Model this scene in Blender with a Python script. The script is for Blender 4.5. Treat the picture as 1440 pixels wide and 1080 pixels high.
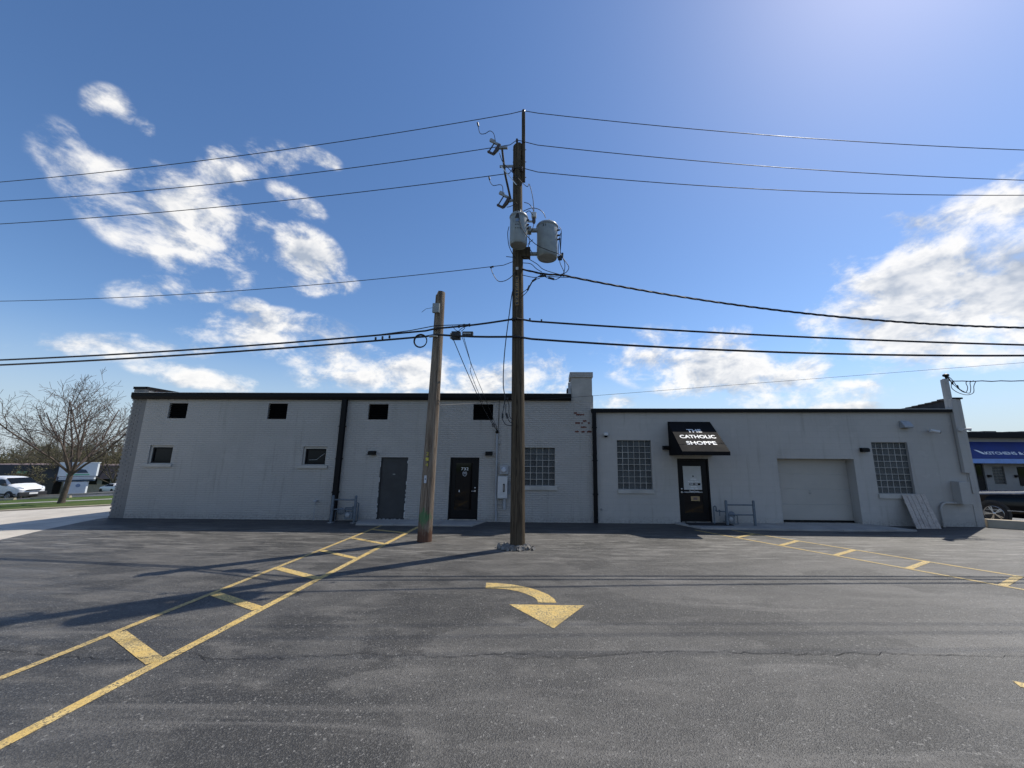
import bpy, bmesh, math, random
from mathutils import Vector, Matrix, Euler
R = math.radians
sc = bpy.context.scene
for o in list(bpy.data.objects): bpy.data.objects.remove(o)
col = sc.collection

# ------------------------------------------------------------------ camera
CAM_H = 2.1
yaw, pitch, roll = R(1.27), R(10.83), math.atan(.0066)
fw = Vector((-math.sin(yaw)*math.cos(pitch), math.cos(yaw)*math.cos(pitch), math.sin(pitch)))
rt = Vector((math.cos(yaw), math.sin(yaw), 0)); up = rt.cross(fw)
r2 = rt*math.cos(roll)+up*math.sin(roll); u2 = up*math.cos(roll)-rt*math.sin(roll)
cd = bpy.data.cameras.new('camera'); cam = bpy.data.objects.new('camera', cd); col.objects.link(cam)
cam.matrix_world = Matrix(((r2.x,u2.x,-fw.x,0),(r2.y,u2.y,-fw.y,0),(r2.z,u2.z,-fw.z,CAM_H),(0,0,0,1)))
cd.sensor_width = 36; cd.lens = 541/1440*36; cd.shift_x = -43/1440; cd.clip_start=.05; cd.clip_end = 3000
sc.camera = cam

# ------------------------------------------------------------------ sun, sky, exposure
SUN = Vector((.615,.455,1.0)).normalized()
sun_el = math.asin(SUN.z); sun_az = math.atan2(SUN.x, SUN.y)
sl = bpy.data.lights.new('sun','SUN'); sl.energy = 4.6; sl.angle = R(.53); sl.color=(1,.94,.83)
so = bpy.data.objects.new('sun', sl); col.objects.link(so)
so.rotation_euler = SUN.to_track_quat('Z','Y').to_euler(); so.location = SUN*60
sc.view_settings.view_transform='Standard'; sc.view_settings.look='None'; sc.view_settings.exposure=0.0; sc.view_settings.gamma=1
sc.view_settings.use_curve_mapping=False
sc.cycles.use_denoising = True
sc.cycles.max_bounces = 6; sc.cycles.diffuse_bounces=3; sc.cycles.glossy_bounces=3; sc.cycles.transmission_bounces=4
sc.cycles.caustics_reflective=False; sc.cycles.caustics_refractive=False

def build_world():
    w = bpy.data.worlds.new('World'); sc.world = w; w.use_nodes = True
    nt = w.node_tree; nt.nodes.clear(); N=nt.nodes; L=nt.links
    out=N.new('ShaderNodeOutputWorld'); bg=N.new('ShaderNodeBackground'); L.new(bg.outputs[0],out.inputs[0])
    sky=N.new('ShaderNodeTexSky'); sky.sky_type='NISHITA'; sky.sun_disc=False
    sky.sun_elevation=sun_el; sky.sun_rotation=sun_az; sky.air_density=1.0; sky.dust_density=.36; sky.ozone_density=3.2; sky.altitude=200
    tc=N.new('ShaderNodeTexCoord'); d=tc.outputs['Generated']
    def vm(op,a,b=None,out=0):
        n=N.new('ShaderNodeVectorMath'); n.operation=op
        for i,v in enumerate((a,b)):
            if v is None: continue
            if isinstance(v,(tuple,list,Vector)): n.inputs[i].default_value=tuple(v)
            else: L.new(v,n.inputs[i])
        return n.outputs['Value'] if op in('DOT_PRODUCT','LENGTH') else n.outputs[0]
    def mm(op,a,b=0.,c=None,clamp=False):
        n=N.new('ShaderNodeMath'); n.operation=op; n.use_clamp=clamp
        for i,v in enumerate((a,b,c)):
            if v is None: continue
            if isinstance(v,(int,float)): n.inputs[i].default_value=v
            else: L.new(v,n.inputs[i])
        return n.outputs[0]
    def noise(vec,scale,detail,rough,dist=0.):
        n=N.new('ShaderNodeTexNoise'); n.inputs['Scale'].default_value=scale; n.inputs['Detail'].default_value=detail
        n.inputs['Roughness'].default_value=rough; n.inputs['Distortion'].default_value=dist; L.new(vec,n.inputs['Vector']); return n.outputs['Fac']
    def smooth(x,a,b):
        n=N.new('ShaderNodeMapRange'); n.interpolation_type='SMOOTHSTEP'; n.inputs['From Min'].default_value=a; n.inputs['From Max'].default_value=b
        L.new(x,n.inputs['Value']); return n.outputs['Result']
    # cumulus banks: (azimuth deg to the right of +Y, elevation deg, half width deg, half height deg, tilt deg, weight)
    banks = CLOUDS
    cover=None
    for az,el,a,b,tilt,wt in banks:
        az,el,tl=R(az),R(el),R(tilt)
        c=Vector((math.sin(az)*math.cos(el),math.cos(az)*math.cos(el),math.sin(el)))
        e=Vector((math.cos(az),-math.sin(az),0)); n_=e.cross(c); n_ = n_ if n_.z>0 else -n_
        t1=(e*math.cos(tl)+n_*math.sin(tl))/math.sin(R(a)); t2=(n_*math.cos(tl)-e*math.sin(tl))/math.sin(R(b))
        x=vm('DOT_PRODUCT',d,t1); y=vm('DOT_PRODUCT',d,t2); z=vm('DOT_PRODUCT',d,c)
        q=mm('SQRT',mm('ADD',mm('MULTIPLY',x,x),mm('MULTIPLY',y,y)))
        m=mm('MULTIPLY',mm('SUBTRACT',1.45,q,clamp=False),wt)
        m=mm('MINIMUM',m,wt)
        m=mm('MULTIPLY',m,mm('GREATER_THAN',z,0.))
        cover=m if cover is None else mm('MAXIMUM',cover,m)
    # scattered cumulus over the rest of the sky (behind the camera)
    dz=vm('MULTIPLY',d,(1,1,1.55))
    low=noise(vm('ADD',dz,(3.1,5.7,1.3)),2.6,2,.5)
    sep=N.new('ShaderNodeSeparateXYZ'); L.new(d,sep.inputs[0])
    behind=smooth(sep.outputs['Y'],.15,-.35)
    gen=mm('MULTIPLY',mm('MULTIPLY',mm('SUBTRACT',low,.5),5.),behind)
    cover=mm('MAXIMUM',mm('MAXIMUM',cover,gen),0.)
    n1=noise(dz,9.5,10,.63,.18)
    n2=noise(vm('ADD',dz,tuple(SUN*.035)),9.5,4,.60,.18)
    dens=mm('ADD',mm('MULTIPLY',cover,.62),mm('MULTIPLY',mm('SUBTRACT',n1,.5),3.0))
    alpha=mm('MULTIPLY',smooth(dens,.10,.92),smooth(cover,.02,.3))
    alpha=mm('MULTIPLY',alpha,smooth(sep.outputs['Z'],-.02,.03))
    lit=mm('ADD',.72,mm('MULTIPLY',mm('SUBTRACT',n1,n2),4.5),clamp=True)
    thick=smooth(dens,.80,1.45)
    lit=mm('SUBTRACT',lit,mm('MULTIPLY',thick,.42),clamp=True)
    mx=N.new('ShaderNodeMix'); mx.data_type='RGBA'; L.new(lit,mx.inputs['Factor'])
    mx.inputs['A'].default_value=(CL*.44,CL*.50,CL*.60,1); mx.inputs['B'].default_value=(CL*1.05,CL*1.03,CL*1.0,1)
    hs=N.new('ShaderNodeHueSaturation'); hs.inputs['Saturation'].default_value=SAT; L.new(sky.outputs[0],hs.inputs['Color'])
    wb=N.new('ShaderNodeMix'); wb.data_type='RGBA'; wb.blend_type='MULTIPLY'; wb.inputs['Factor'].default_value=1; L.new(hs.outputs[0],wb.inputs['A']); wb.inputs['B'].default_value=(*GAIN,1)
    # pale haze low over the horizon
    hz=N.new('ShaderNodeMix'); hz.data_type='RGBA'; L.new(mm('MULTIPLY',smooth(sep.outputs['Z'],.26,-.02),.85),hz.inputs['Factor']); L.new(wb.outputs['Result'],hz.inputs['A']); hz.inputs['B'].default_value=(CL*.50,CL*.60,CL*.70,1)
    mul=N.new('ShaderNodeMix'); mul.data_type='RGBA'
    L.new(mm('MULTIPLY',alpha,.93),mul.inputs['Factor']); L.new(hz.outputs['Result'],mul.inputs['A']); L.new(mx.outputs['Result'],mul.inputs['B'])
    w.cycles.sampling_method='MANUAL'; w.cycles.sample_map_resolution=512
    L.new(mul.outputs['Result'],bg.inputs['Color']); bg.inputs['Strength'].default_value=SKY_STRENGTH
SKY_STRENGTH=.138; CL=7.3; SAT=1.13; GAIN=(1.02,1.0,1.04)
CLOUDS=[#CLOUDS#
 (-54.3,32.1,1.4,1.5,-23,0.8),
 (-51.6,31.8,0.9,0.7,-32,0.6),
 (-46.3,24.8,6.7,4.5,-6,1.3),
 (-52.6,25.8,4.4,2.8,-23,1.05),
 (-56.1,26.5,1.7,1.2,-22,0.7),
 (-44.9,31.1,2.2,2.5,-46,1.15),
 (-39.3,34.2,2.8,1.5,8,0.75),
 (-35.2,35.9,2.0,0.9,1,0.6),
 (-36.8,30.6,2.6,1.2,-17,0.85),
 (-35.1,24.3,3.7,3.1,-29,1.3),
 (-31.0,22.2,2.1,1.2,13,0.7),
 (-46.6,17.2,4.2,1.5,17,1.0),
 (-37.0,14.9,7.1,2.4,5,1.1),
 (-27.9,12.6,7.3,2.1,-2,1.1),
 (-48.9,10.6,6.0,1.3,8,0.95),
 (-43.3,8.5,5.5,1.3,-10,1.0),
 (-21.3,11.1,10.3,3.0,4,1.15),
 (-9.1,10.7,6.5,3.1,2,1.2),
 (0.0,11.9,4.8,3.4,-20,1.0),
 (23.9,12.4,13.2,4.2,-12,1.35),
 (47.4,16.9,10.1,6.4,3,1.7),
 (44.8,13.1,8.5,3.0,-13,1.4),
 (51.0,22.6,5.4,2.9,11,1.15),
 (45.0,25.0,2.3,0.9,-23,0.85),
 (10.0,8.0,3.5,1.0,-1,0.95),
 (37.2,6.0,3.4,0.7,-4,0.95),
 (57.4,12.4,5.7,5.7,-19,1.1),
 (37.9,8.7,2.6,0.6,-7,0.85),
 (-40.6,17.2,1.9,1.0,14,0.85),
 (-41.7,20.6,1.8,1.3,17,0.9),
 (-60.9,9.7,3.5,1.3,17,0.9),
 (-16.2,8.3,12.9,1.6,3,1.0),
]
build_world()
sc.cycles.use_adaptive_sampling=True; sc.cycles.adaptive_threshold=.015

# ------------------------------------------------------------------ materials
MATS={}
def nodes(name):
    m=bpy.data.materials.new(name); m.use_nodes=True; MATS[name]=m
    nt=m.node_tree; return m,nt,nt.nodes,nt.links,nt.nodes['Principled BSDF']
class NB:
    """small helper to write node graphs"""
    def __init__(s,name):
        s.m,s.nt,s.N,s.L,s.b=nodes(name)
        s.tc=s.N.new('ShaderNodeTexCoord'); s.obj=s.tc.outputs['Object']
    def _in(s,sock,v):
        if v is None: return
        if isinstance(v,(int,float)):
            sock.default_value=v
        elif isinstance(v,(tuple,list)):
            sock.default_value=tuple(v)+((1,) if len(v)==3 and sock.type=='RGBA' else ())
        else: s.L.new(v,sock)
    def set(s,**k):
        for n,v in k.items(): s._in(s.b.inputs[n.replace('_',' ')],v)
    def math(s,op,a,b=0.,clamp=False):
        n=s.N.new('ShaderNodeMath'); n.operation=op; n.use_clamp=clamp; s._in(n.inputs[0],a); s._in(n.inputs[1],b); return n.outputs[0]
    def mapping(s,v=None,scale=(1,1,1),rot=(0,0,0),loc=(0,0,0)):
        n=s.N.new('ShaderNodeMapping'); s.L.new(v or s.obj,n.inputs[0]); n.inputs['Scale'].default_value=scale; n.inputs['Rotation'].default_value=rot; n.inputs['Location'].default_value=loc; return n.outputs[0]
    def noise(s,v,scale,detail=3,rough=.55,dist=0.,out='Fac'):
        n=s.N.new('ShaderNodeTexNoise'); s.L.new(v,n.inputs['Vector']); n.inputs['Scale'].default_value=scale; n.inputs['Detail'].default_value=detail; n.inputs['Roughness'].default_value=rough; n.inputs['Distortion'].default_value=dist; return n.outputs[out]
    def voro(s,v,scale,feature='F1',out='Distance'):
        n=s.N.new('ShaderNodeTexVoronoi'); n.feature=feature; s.L.new(v,n.inputs['Vector']); n.inputs['Scale'].default_value=scale; return n.outputs[out]
    def rng(s,x,a,b,c=0.,d=1.,smooth=True):
        n=s.N.new('ShaderNodeMapRange'); n.interpolation_type='SMOOTHSTEP' if smooth else 'LINEAR'
        s._in(n.inputs['Value'],x); n.inputs['From Min'].default_value=a; n.inputs['From Max'].default_value=b; n.inputs['To Min'].default_value=c; n.inputs['To Max'].default_value=d; return n.outputs[0]
    def mix(s,f,a,b,blend='MIX'):
        n=s.N.new('ShaderNodeMix'); n.data_type='RGBA'; n.blend_type=blend; s._in(n.inputs['Factor'],f); s._in(n.inputs['A'],a); s._in(n.inputs['B'],b); return n.outputs['Result']
    def sep(s,v=None):
        n=s.N.new('ShaderNodeSeparateXYZ'); s.L.new(v or s.obj,n.inputs[0]); return n.outputs
    def comb(s,x,y,z=0.):
        n=s.N.new('ShaderNodeCombineXYZ'); s._in(n.inputs[0],x); s._in(n.inputs[1],y); s._in(n.inputs[2],z); return n.outputs[0]
    def bump(s,h,strength=.3,dist=.01,prev=None):
        n=s.N.new('ShaderNodeBump'); n.inputs['Strength'].default_value=strength; n.inputs['Distance'].default_value=dist; s._in(n.inputs['Height'],h)
        if prev is not None: s.L.new(prev,n.inputs['Normal'])
        s.L.new(n.outputs[0],s.b.inputs['Normal']); return n.outputs[0]
def plain(name,colr,rough=.6,metal=0.,var=.12,vscale=6.,bump=.0,bscale=60.,spec=.5):
    g=NB(name); c2=tuple(x*(1-var) for x in colr); c3=tuple(min(1,x*(1+var)) for x in colr)
    n=g.noise(g.obj,vscale,4,.6)
    g.set(Base_Color=g.mix(g.rng(n,.3,.7),c2,c3),Roughness=g.rng(n,.2,.8,max(0,rough-.06),min(1,rough+.06)),Metallic=metal,Specular_IOR_Level=spec)
    if bump: g.bump(g.noise(g.obj,bscale,3),bump,.004)
    return g.m
def brick_mat(name,colr,bw,bh,mortar,bumpd,var=.07,strength=.8,dirt=True,joint=.42):
    g=NB(name); x,y,z=g.sep()
    v=g.comb(g.math('ADD',x,y),z)
    wob=g.noise(g.obj,3.5,3); v2=g.comb(g.math('ADD',g.math('ADD',x,y),g.math('MULTIPLY',wob,.01)),g.math('ADD',z,g.math('MULTIPLY',wob,.012)))
    br=g.N.new('ShaderNodeTexBrick'); g.L.new(v2,br.inputs['Vector']); br.inputs['Scale'].default_value=1.; br.inputs['Brick Width'].default_value=bw; br.inputs['Row Height'].default_value=bh
    br.inputs['Mortar Size'].default_value=mortar; br.inputs['Mortar Smooth'].default_value=.6; br.inputs['Color1'].default_value=(1,1,1,1); br.inputs['Color2'].default_value=(.8,.8,.8,1); br.inputs['Mortar'].default_value=(0,0,0,1); br.offset=.5
    big=g.noise(g.obj,.55,4,.6); fine=g.noise(g.obj,22,4,.65)
    c=g.mix(g.rng(big,.3,.7),tuple(q*(1-var) for q in colr),tuple(q*(1+var*.6) for q in colr))
    c=g.mix(g.math('MULTIPLY',g.rng(br.outputs['Color'],.75,1.),.5),c,g.mix(.5,c,tuple(q*(1-var) for q in colr)))
    # joints in a darker tone of the paint
    c=g.mix(g.math('MULTIPLY',br.outputs['Fac'],joint),c,(colr[0]*.62,colr[1]*.63,colr[2]*.65))
    if dirt:
        streak=g.noise(g.mapping(scale=(5,5,.35)),1.6,4,.6)
        c=g.mix(g.rng(streak,.54,.76,0,.40),c,(colr[0]*.62,colr[1]*.6,colr[2]*.55))
        pa=g.noise(g.mapping(scale=(1,1,1.6)),1.7,6,.62,.5); c=g.mix(g.rng(pa,.60,.63,0,.35),c,tuple(q*1.10 for q in colr))
        splash=g.math('MULTIPLY',g.rng(z,.02,.30,1,0),g.rng(fine,.40,.62))
        c=g.mix(g.math('MULTIPLY',splash,.4),c,(.12,.115,.105))
    g.set(Base_Color=c,Roughness=.62,Specular_IOR_Level=.35)
    h=g.math('ADD',g.math('SUBTRACT',1.,br.outputs['Fac']),g.math('MULTIPLY',fine,.35))
    h=g.math('ADD',h,g.math('MULTIPLY',g.noise(g.mapping(scale=(1,1,2)),7,2),.6))
    g.bump(h,strength,bumpd)
    return g.m
brick_mat('painted_brick',(.44,.42,.39),.215,.0715,.012,.022,strength=.8,joint=.22)
brick_mat('painted_block',(.43,.41,.38),.405,.2035,.007,.006,strength=.55,joint=.16)
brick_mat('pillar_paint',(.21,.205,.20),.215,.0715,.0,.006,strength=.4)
def asphalt(name,base,light,near_dark=True):
    g=NB(name); x,y,z=g.sep()
    big=g.noise(g.mapping(scale=(.22,.42,1)),1.,6,.62,.8)
    med=g.noise(g.mapping(scale=(.9,2.6,1)),1.1,5,.65,.4)
    c=g.mix(g.rng(big,.38,.62),tuple(q*.82 for q in base),tuple(q*1.75 for q in base))
    c=g.mix(g.rng(med,.46,.74,0,.7),c,light)
    pt=g.noise(g.mapping(scale=(.42,.60,1),loc=(2.3,1.1,0)),1.,7,.55,.3)
    c=g.mix(g.rng(pt,.53,.57,0,.75),c,tuple(q*.62 for q in base))
    rect=g.math('MULTIPLY',g.math('MULTIPLY',g.rng(x,-2.5,-2.2),g.rng(x,-.75,-.95)),g.math('MULTIPLY',g.rng(y,5.15,5.4),g.rng(y,6.75,6.55)))
    rect=g.math('MULTIPLY',rect,g.rng(g.noise(g.obj,1.6,4,.6),.3,.5)); c=g.mix(g.math('MULTIPLY',rect,.7),c,tuple(q*.7 for q in base))
    tr=g.noise(g.mapping(scale=(.30,1.9,1),rot=(0,0,.30)),1.,6,.62,.8); c=g.mix(g.rng(tr,.52,.68,0,.6),c,light)
    sp=g.noise(g.obj,2.6,6,.7,.4); c=g.mix(g.rng(sp,.62,.74,0,.5),c,(.17,.165,.155))
    # worn pale sand scuffs in front of the doors and round the poles
    zone=g.math('MULTIPLY',g.rng(y,7.6,9.6),g.rng(y,12.6,11.0))
    sc_=g.noise(g.mapping(scale=(.8,4.2,1),rot=(0,0,.12)),1.5,6,.7,.5)
    c=g.mix(g.math('MULTIPLY',zone,g.rng(sc_,.47,.70,0,.9)),c,(.27,.255,.23))
    # aggregate
    ag=g.voro(g.obj,95.,out='Color'); agv=g.sep(ag)[0]
    c=g.mix(g.rng(agv,.70,.95,0,.5),c,(.16,.155,.145))
    c=g.mix(g.rng(agv,.30,.05,0,.55),c,(.018,.018,.02))
    fleck=g.voro(g.obj,70.,out='Color'); c=g.mix(g.rng(g.sep(fleck)[1],.978,.99,0,.7),c,(.26,.25,.23))
    # darker band along the wall
    near_wall=g.rng(g.math('ADD',y,g.math('MULTIPLY',g.noise(g.obj,.7,3),1.2)),12.3,12.8)
    if near_dark: c=g.mix(g.math('MULTIPLY',near_wall,.6),c,(.028,.028,.031))
    fine=g.noise(g.obj,260,2,.6)
    rough=g.rng(med,.3,.75,.50,.70)
    g.set(Base_Color=c,Roughness=rough,Specular_IOR_Level=.55)
    h=g.math('ADD',g.math('MULTIPLY',g.voro(g.obj,95.),1.2),g.math('MULTIPLY',fine,.5))
    b=g.bump(h,.75,.006); b=g.bump(g.noise(g.obj,1.1,3),.10,.05,b)
    return g.m
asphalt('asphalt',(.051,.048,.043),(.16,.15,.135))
asphalt('asphalt_far',(.055,.055,.057),(.11,.108,.105),False)
def concrete(name,colr):
    g=NB(name); n=g.noise(g.obj,1.2,5,.65); f=g.noise(g.obj,45,3)
    c=g.mix(g.rng(n,.3,.7),tuple(q*.8 for q in colr),tuple(q*1.1 for q in colr)); c=g.mix(g.rng(f,.55,.75,0,.3),c,tuple(q*.6 for q in colr))
    st=g.noise(g.mapping(scale=(.25,2.2,1)),1.3,5,.65); c=g.mix(g.rng(st,.55,.75,0,.35),c,tuple(q*.62 for q in colr))
    g.set(Base_Color=c,Roughness=.85); g.bump(f,.3,.004); return g.m
concrete('concrete',(.34,.325,.30)); concrete('street_concrete',(.52,.475,.41)); concrete('kerb_concrete',(.42,.36,.27)); concrete('sill_paint',(.46,.44,.40))
def grass():
    g=NB('grass'); n=g.noise(g.obj,.5,5,.6); f=g.noise(g.obj,30,4,.7)
    c=g.mix(g.rng(n,.3,.7),(.045,.085,.018),(.085,.125,.032)); c=g.mix(g.rng(f,.45,.75,0,.6),c,(.12,.14,.05)); c=g.mix(g.rng(g.noise(g.obj,.16,3),.55,.75,0,.5),c,(.13,.12,.06))
    g.set(Base_Color=c,Roughness=.95,Specular_IOR_Level=.15); g.bump(f,.8,.05); return g.m
grass()
def paint_yellow(name='yellow_paint',fade=0.):
    g=NB(name); ag=g.sep(g.voro(g.obj,80.,out='Color'))[0]; n=g.noise(g.obj,5,5,.65); f=g.noise(g.obj,60,3,.7)
    worn=g.math('MULTIPLY',g.rng(ag,.55,.85),g.rng(n,.30,.58))
    worn=g.math('MAXIMUM',worn,g.math('MULTIPLY',g.rng(f,.56,.68),.9))
    c=g.mix(g.rng(n,.3,.7),(.60,.41,.125),(.64,.475,.19)); c=g.mix(g.math('MULTIPLY',worn,.85),c,(.075,.07,.06))
    big=g.noise(g.obj,1.4,5,.7); c=g.mix(g.math('MAXIMUM',g.rng(big,.48,.66,0,.45),fade),c,(.10,.093,.08)) if fade else g.mix(g.rng(big,.5,.7,0,.5),c,(.16,.13,.08))
    g.set(Base_Color=c,Roughness=.7); g.bump(g.voro(g.obj,95.),.5,.005); return g.m
paint_yellow(); paint_yellow('yellow_faded',.2)
def wood_pole(name,ca,cb,cc,marks=None):
    g=NB(name); x,y,z=g.sep()
    gr=g.noise(g.mapping(scale=(14,14,.55)),2.0,6,.7,.3); pat=g.noise(g.mapping(scale=(2.5,2.5,.8)),1.5,4,.6)
    c=g.mix(g.rng(gr,.32,.68),ca,cb); c=g.mix(g.rng(pat,.45,.7,0,.7),c,cc)
    crack=g.rng(g.noise(g.mapping(scale=(26,26,.5)),2.2,3,.6),.60,.66); c=g.mix(crack,c,tuple(q*.25 for q in ca))
    if marks:
        nz=g.noise(g.obj,9,4,.7)
        nq=g.noise(g.mapping(scale=(1,1,.6)),22,5,.75); rad=g.math('ADD',g.math('MULTIPLY',g.math('ABSOLUTE',g.math('SUBTRACT',z,.60)),.75),g.math('ABSOLUTE',g.math('MULTIPLY',g.math('ADD',x,.03),.8)))
        gm=g.math('MULTIPLY',g.rng(g.math('ADD',rad,g.math('MULTIPLY',nq,.42)),.30,.42,1,0),g.rng(y,-.02,-.08))
        c=g.mix(g.math('MULTIPLY',gm,.6),c,(.03,.20,.07))
        rm=g.rng(g.math('ADD',z,g.math('MULTIPLY',nz,.5)),.42,.62,1,0); c=g.mix(g.math('MULTIPLY',rm,.75),c,(.10,.035,.018))
    g.set(Base_Color=c,Roughness=.85,Specular_IOR_Level=.2)
    h=g.math('SUBTRACT',gr,g.math('MULTIPLY',crack,.8)); g.bump(h,.9,.02); return g.m
wood_pole('pole_old',(.11,.08,.058),(.31,.25,.19),(.22,.18,.14),True)
wood_pole('pole_dark',(.040,.029,.019),(.13,.10,.066),(.085,.068,.045))
def planks():
    g=NB('grey_plank'); n=g.noise(g.mapping(scale=(22,22,1.2)),2,5,.65,.4); k=g.voro(g.mapping(scale=(9,9,4)),1.); p=g.noise(g.obj,2.2,3)
    c=g.mix(g.rng(n,.3,.7),(.32,.275,.24),(.54,.48,.42)); c=g.mix(g.rng(k,.16,.06,0,.85),c,(.07,.055,.05)); c=g.mix(g.rng(p,.55,.7,0,.5),c,(.24,.20,.19))
    g.set(Base_Color=c,Roughness=.85); g.bump(n,.5,.004); return g.m
planks()
plain('black_metal',(.005,.005,.006),.45,.0,.3,9,spec=.18); plain('black_trim',(.006,.006,.007),.55,0,.3,3,.1,spec=.15)
plain('void_black',(.003,.003,.003),.9,spec=.1); plain('grey_door',(.048,.049,.050),.55,0,.12,4,.08,spec=.25)
plain('door_paint',(.40,.375,.335),.5,0,.05,1.2); plain('steel',(.55,.55,.54),.32,1.); plain('galv',(.30,.31,.31),.5,.6,.2,12); plain('grey_paint',(.33,.345,.36),.45,0,.1,8); plain('meter_grey',(.16,.18,.20),.5,.2,.2,14)
plain('rail_paint',(.10,.125,.15),.5,0,.2,14); plain('white_paint',(.56,.56,.55),.5,0,.08,5); plain('trafo_grey',(.27,.30,.31),.42,0,.14,5,.05,20); plain('porcelain',(.55,.56,.56),.25); plain('ceramic_brown',(.045,.03,.025),.3)
plain('cable_black',(.012,.012,.014),.5); plain('wire_grey',(.04,.04,.042),.5,.4); plain('bright_wire',(.55,.55,.52),.35,.9)
plain('awning_black',(.010,.010,.011),.8,0,.25,3,.08,180,spec=.12); plain('letter_white',(.78,.78,.77),.5,0,.02); plain('letter_grey',(.42,.43,.45),.5); plain('letter_dim',(.5,.5,.5),.6)
plain('brick_red',(.13,.045,.032),.85,0,.3,20,.4,60); plain('mat_rubber',(.02,.02,.022),.9,0,.2,60,.4,150)
plain('roof_dark',(.05,.047,.047),.9,0,.3,3,.3); plain('shingle',(.085,.065,.055),.9,0,.35,5,.4,25)
plain('paper',(.50,.50,.48),.7,0,.05); plain('card_tan',(.36,.25,.12),.7,0,.15,30); plain('tag_white',(.5,.52,.56),.6); plain('tag_yellow',(.55,.47,.06),.6)
plain('white_car',(.72,.73,.75),.25,0,.03); plain('black_car',(.003,.003,.004),.10,0,.1,spec=.25); plain('tyre',(.015,.015,.016),.8); plain('rim_alloy',(.45,.45,.46),.25,.9); plain('plastic_black',(.02,.02,.022),.5); plain('chrome',(.6,.6,.6),.12,1.)
plain('brown_metal',(.15,.10,.088),.6,0,.2,1.5,.1); plain('brown_dark',(.022,.016,.016),.6); plain('tan_stone',(.42,.36,.27),.85,0,.15,2,.3,8); plain('cream_wall',(.30,.29,.27),.8,0,.1,1.2,.1)
plain('blue_awning',(.012,.028,.16),.6,0,.15,2); plain('pale_blue',(.22,.36,.70),.6,0,.08,3); plain('bark',(.085,.066,.052),.9,0,.35,10,.7,25); plain('twig',(.10,.075,.062),.9,0,.3,2); plain('twig_far',(.095,.08,.06),.95,0,.3,2)
plain('bud_leaf',(.15,.135,.07),.85,0,.35,.8,0,60,.2); plain('bud_pale',(.26,.235,.16),.85,0,.3,.8,0,60,.2); plain('evergreen',(.022,.032,.02),.9,0,.4,1.); plain('shrub_leaf',(.05,.075,.025),.85,0,.4,2.)
plain('stone_a',(.19,.18,.165),.9,0,.35,14,.4,40); plain('crack_fill',(.010,.010,.011),.9); plain('sign_white',(.66,.70,.72),.5,0,.04); plain('sign_blue',(.17,.24,.36),.5); plain('sign_dark',(.03,.06,.10),.5); plain('sign_green',(.20,.50,.32),.5)
plain('orange_light',(.7,.25,.03),.4); plain('headlight',(.5,.55,.6),.1,.3)
def glassy(name,colr,rough=.06,spec=.7):
    g=NB(name); n=g.noise(g.obj,1.3,2); g.set(Base_Color=colr,Roughness=rough,Specular_IOR_Level=spec); g.bump(n,.05,.02); return g.m
glassy('dark_glass',(.004,.004,.005),.06,.3); glassy('car_glass',(.008,.010,.012),.08,.2); glassy('window_glass',(.008,.012,.015),.08,.12)
def glass_block():
    g=NB('glass_block'); n=g.noise(g.obj,16,3,.6,1.2); rnd=g.N.new('ShaderNodeObjectInfo').outputs['Random']
    c=g.mix(rnd,(.022,.027,.030),(.055,.064,.068)); c=g.mix(g.rng(n,.5,.78,0,.6),c,(.13,.145,.15))
    g.set(Base_Color=c,Roughness=g.rng(n,.3,.7,.12,.35),Specular_IOR_Level=.4); g.bump(n,.5,.02); return g.m
glass_block()

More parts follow.
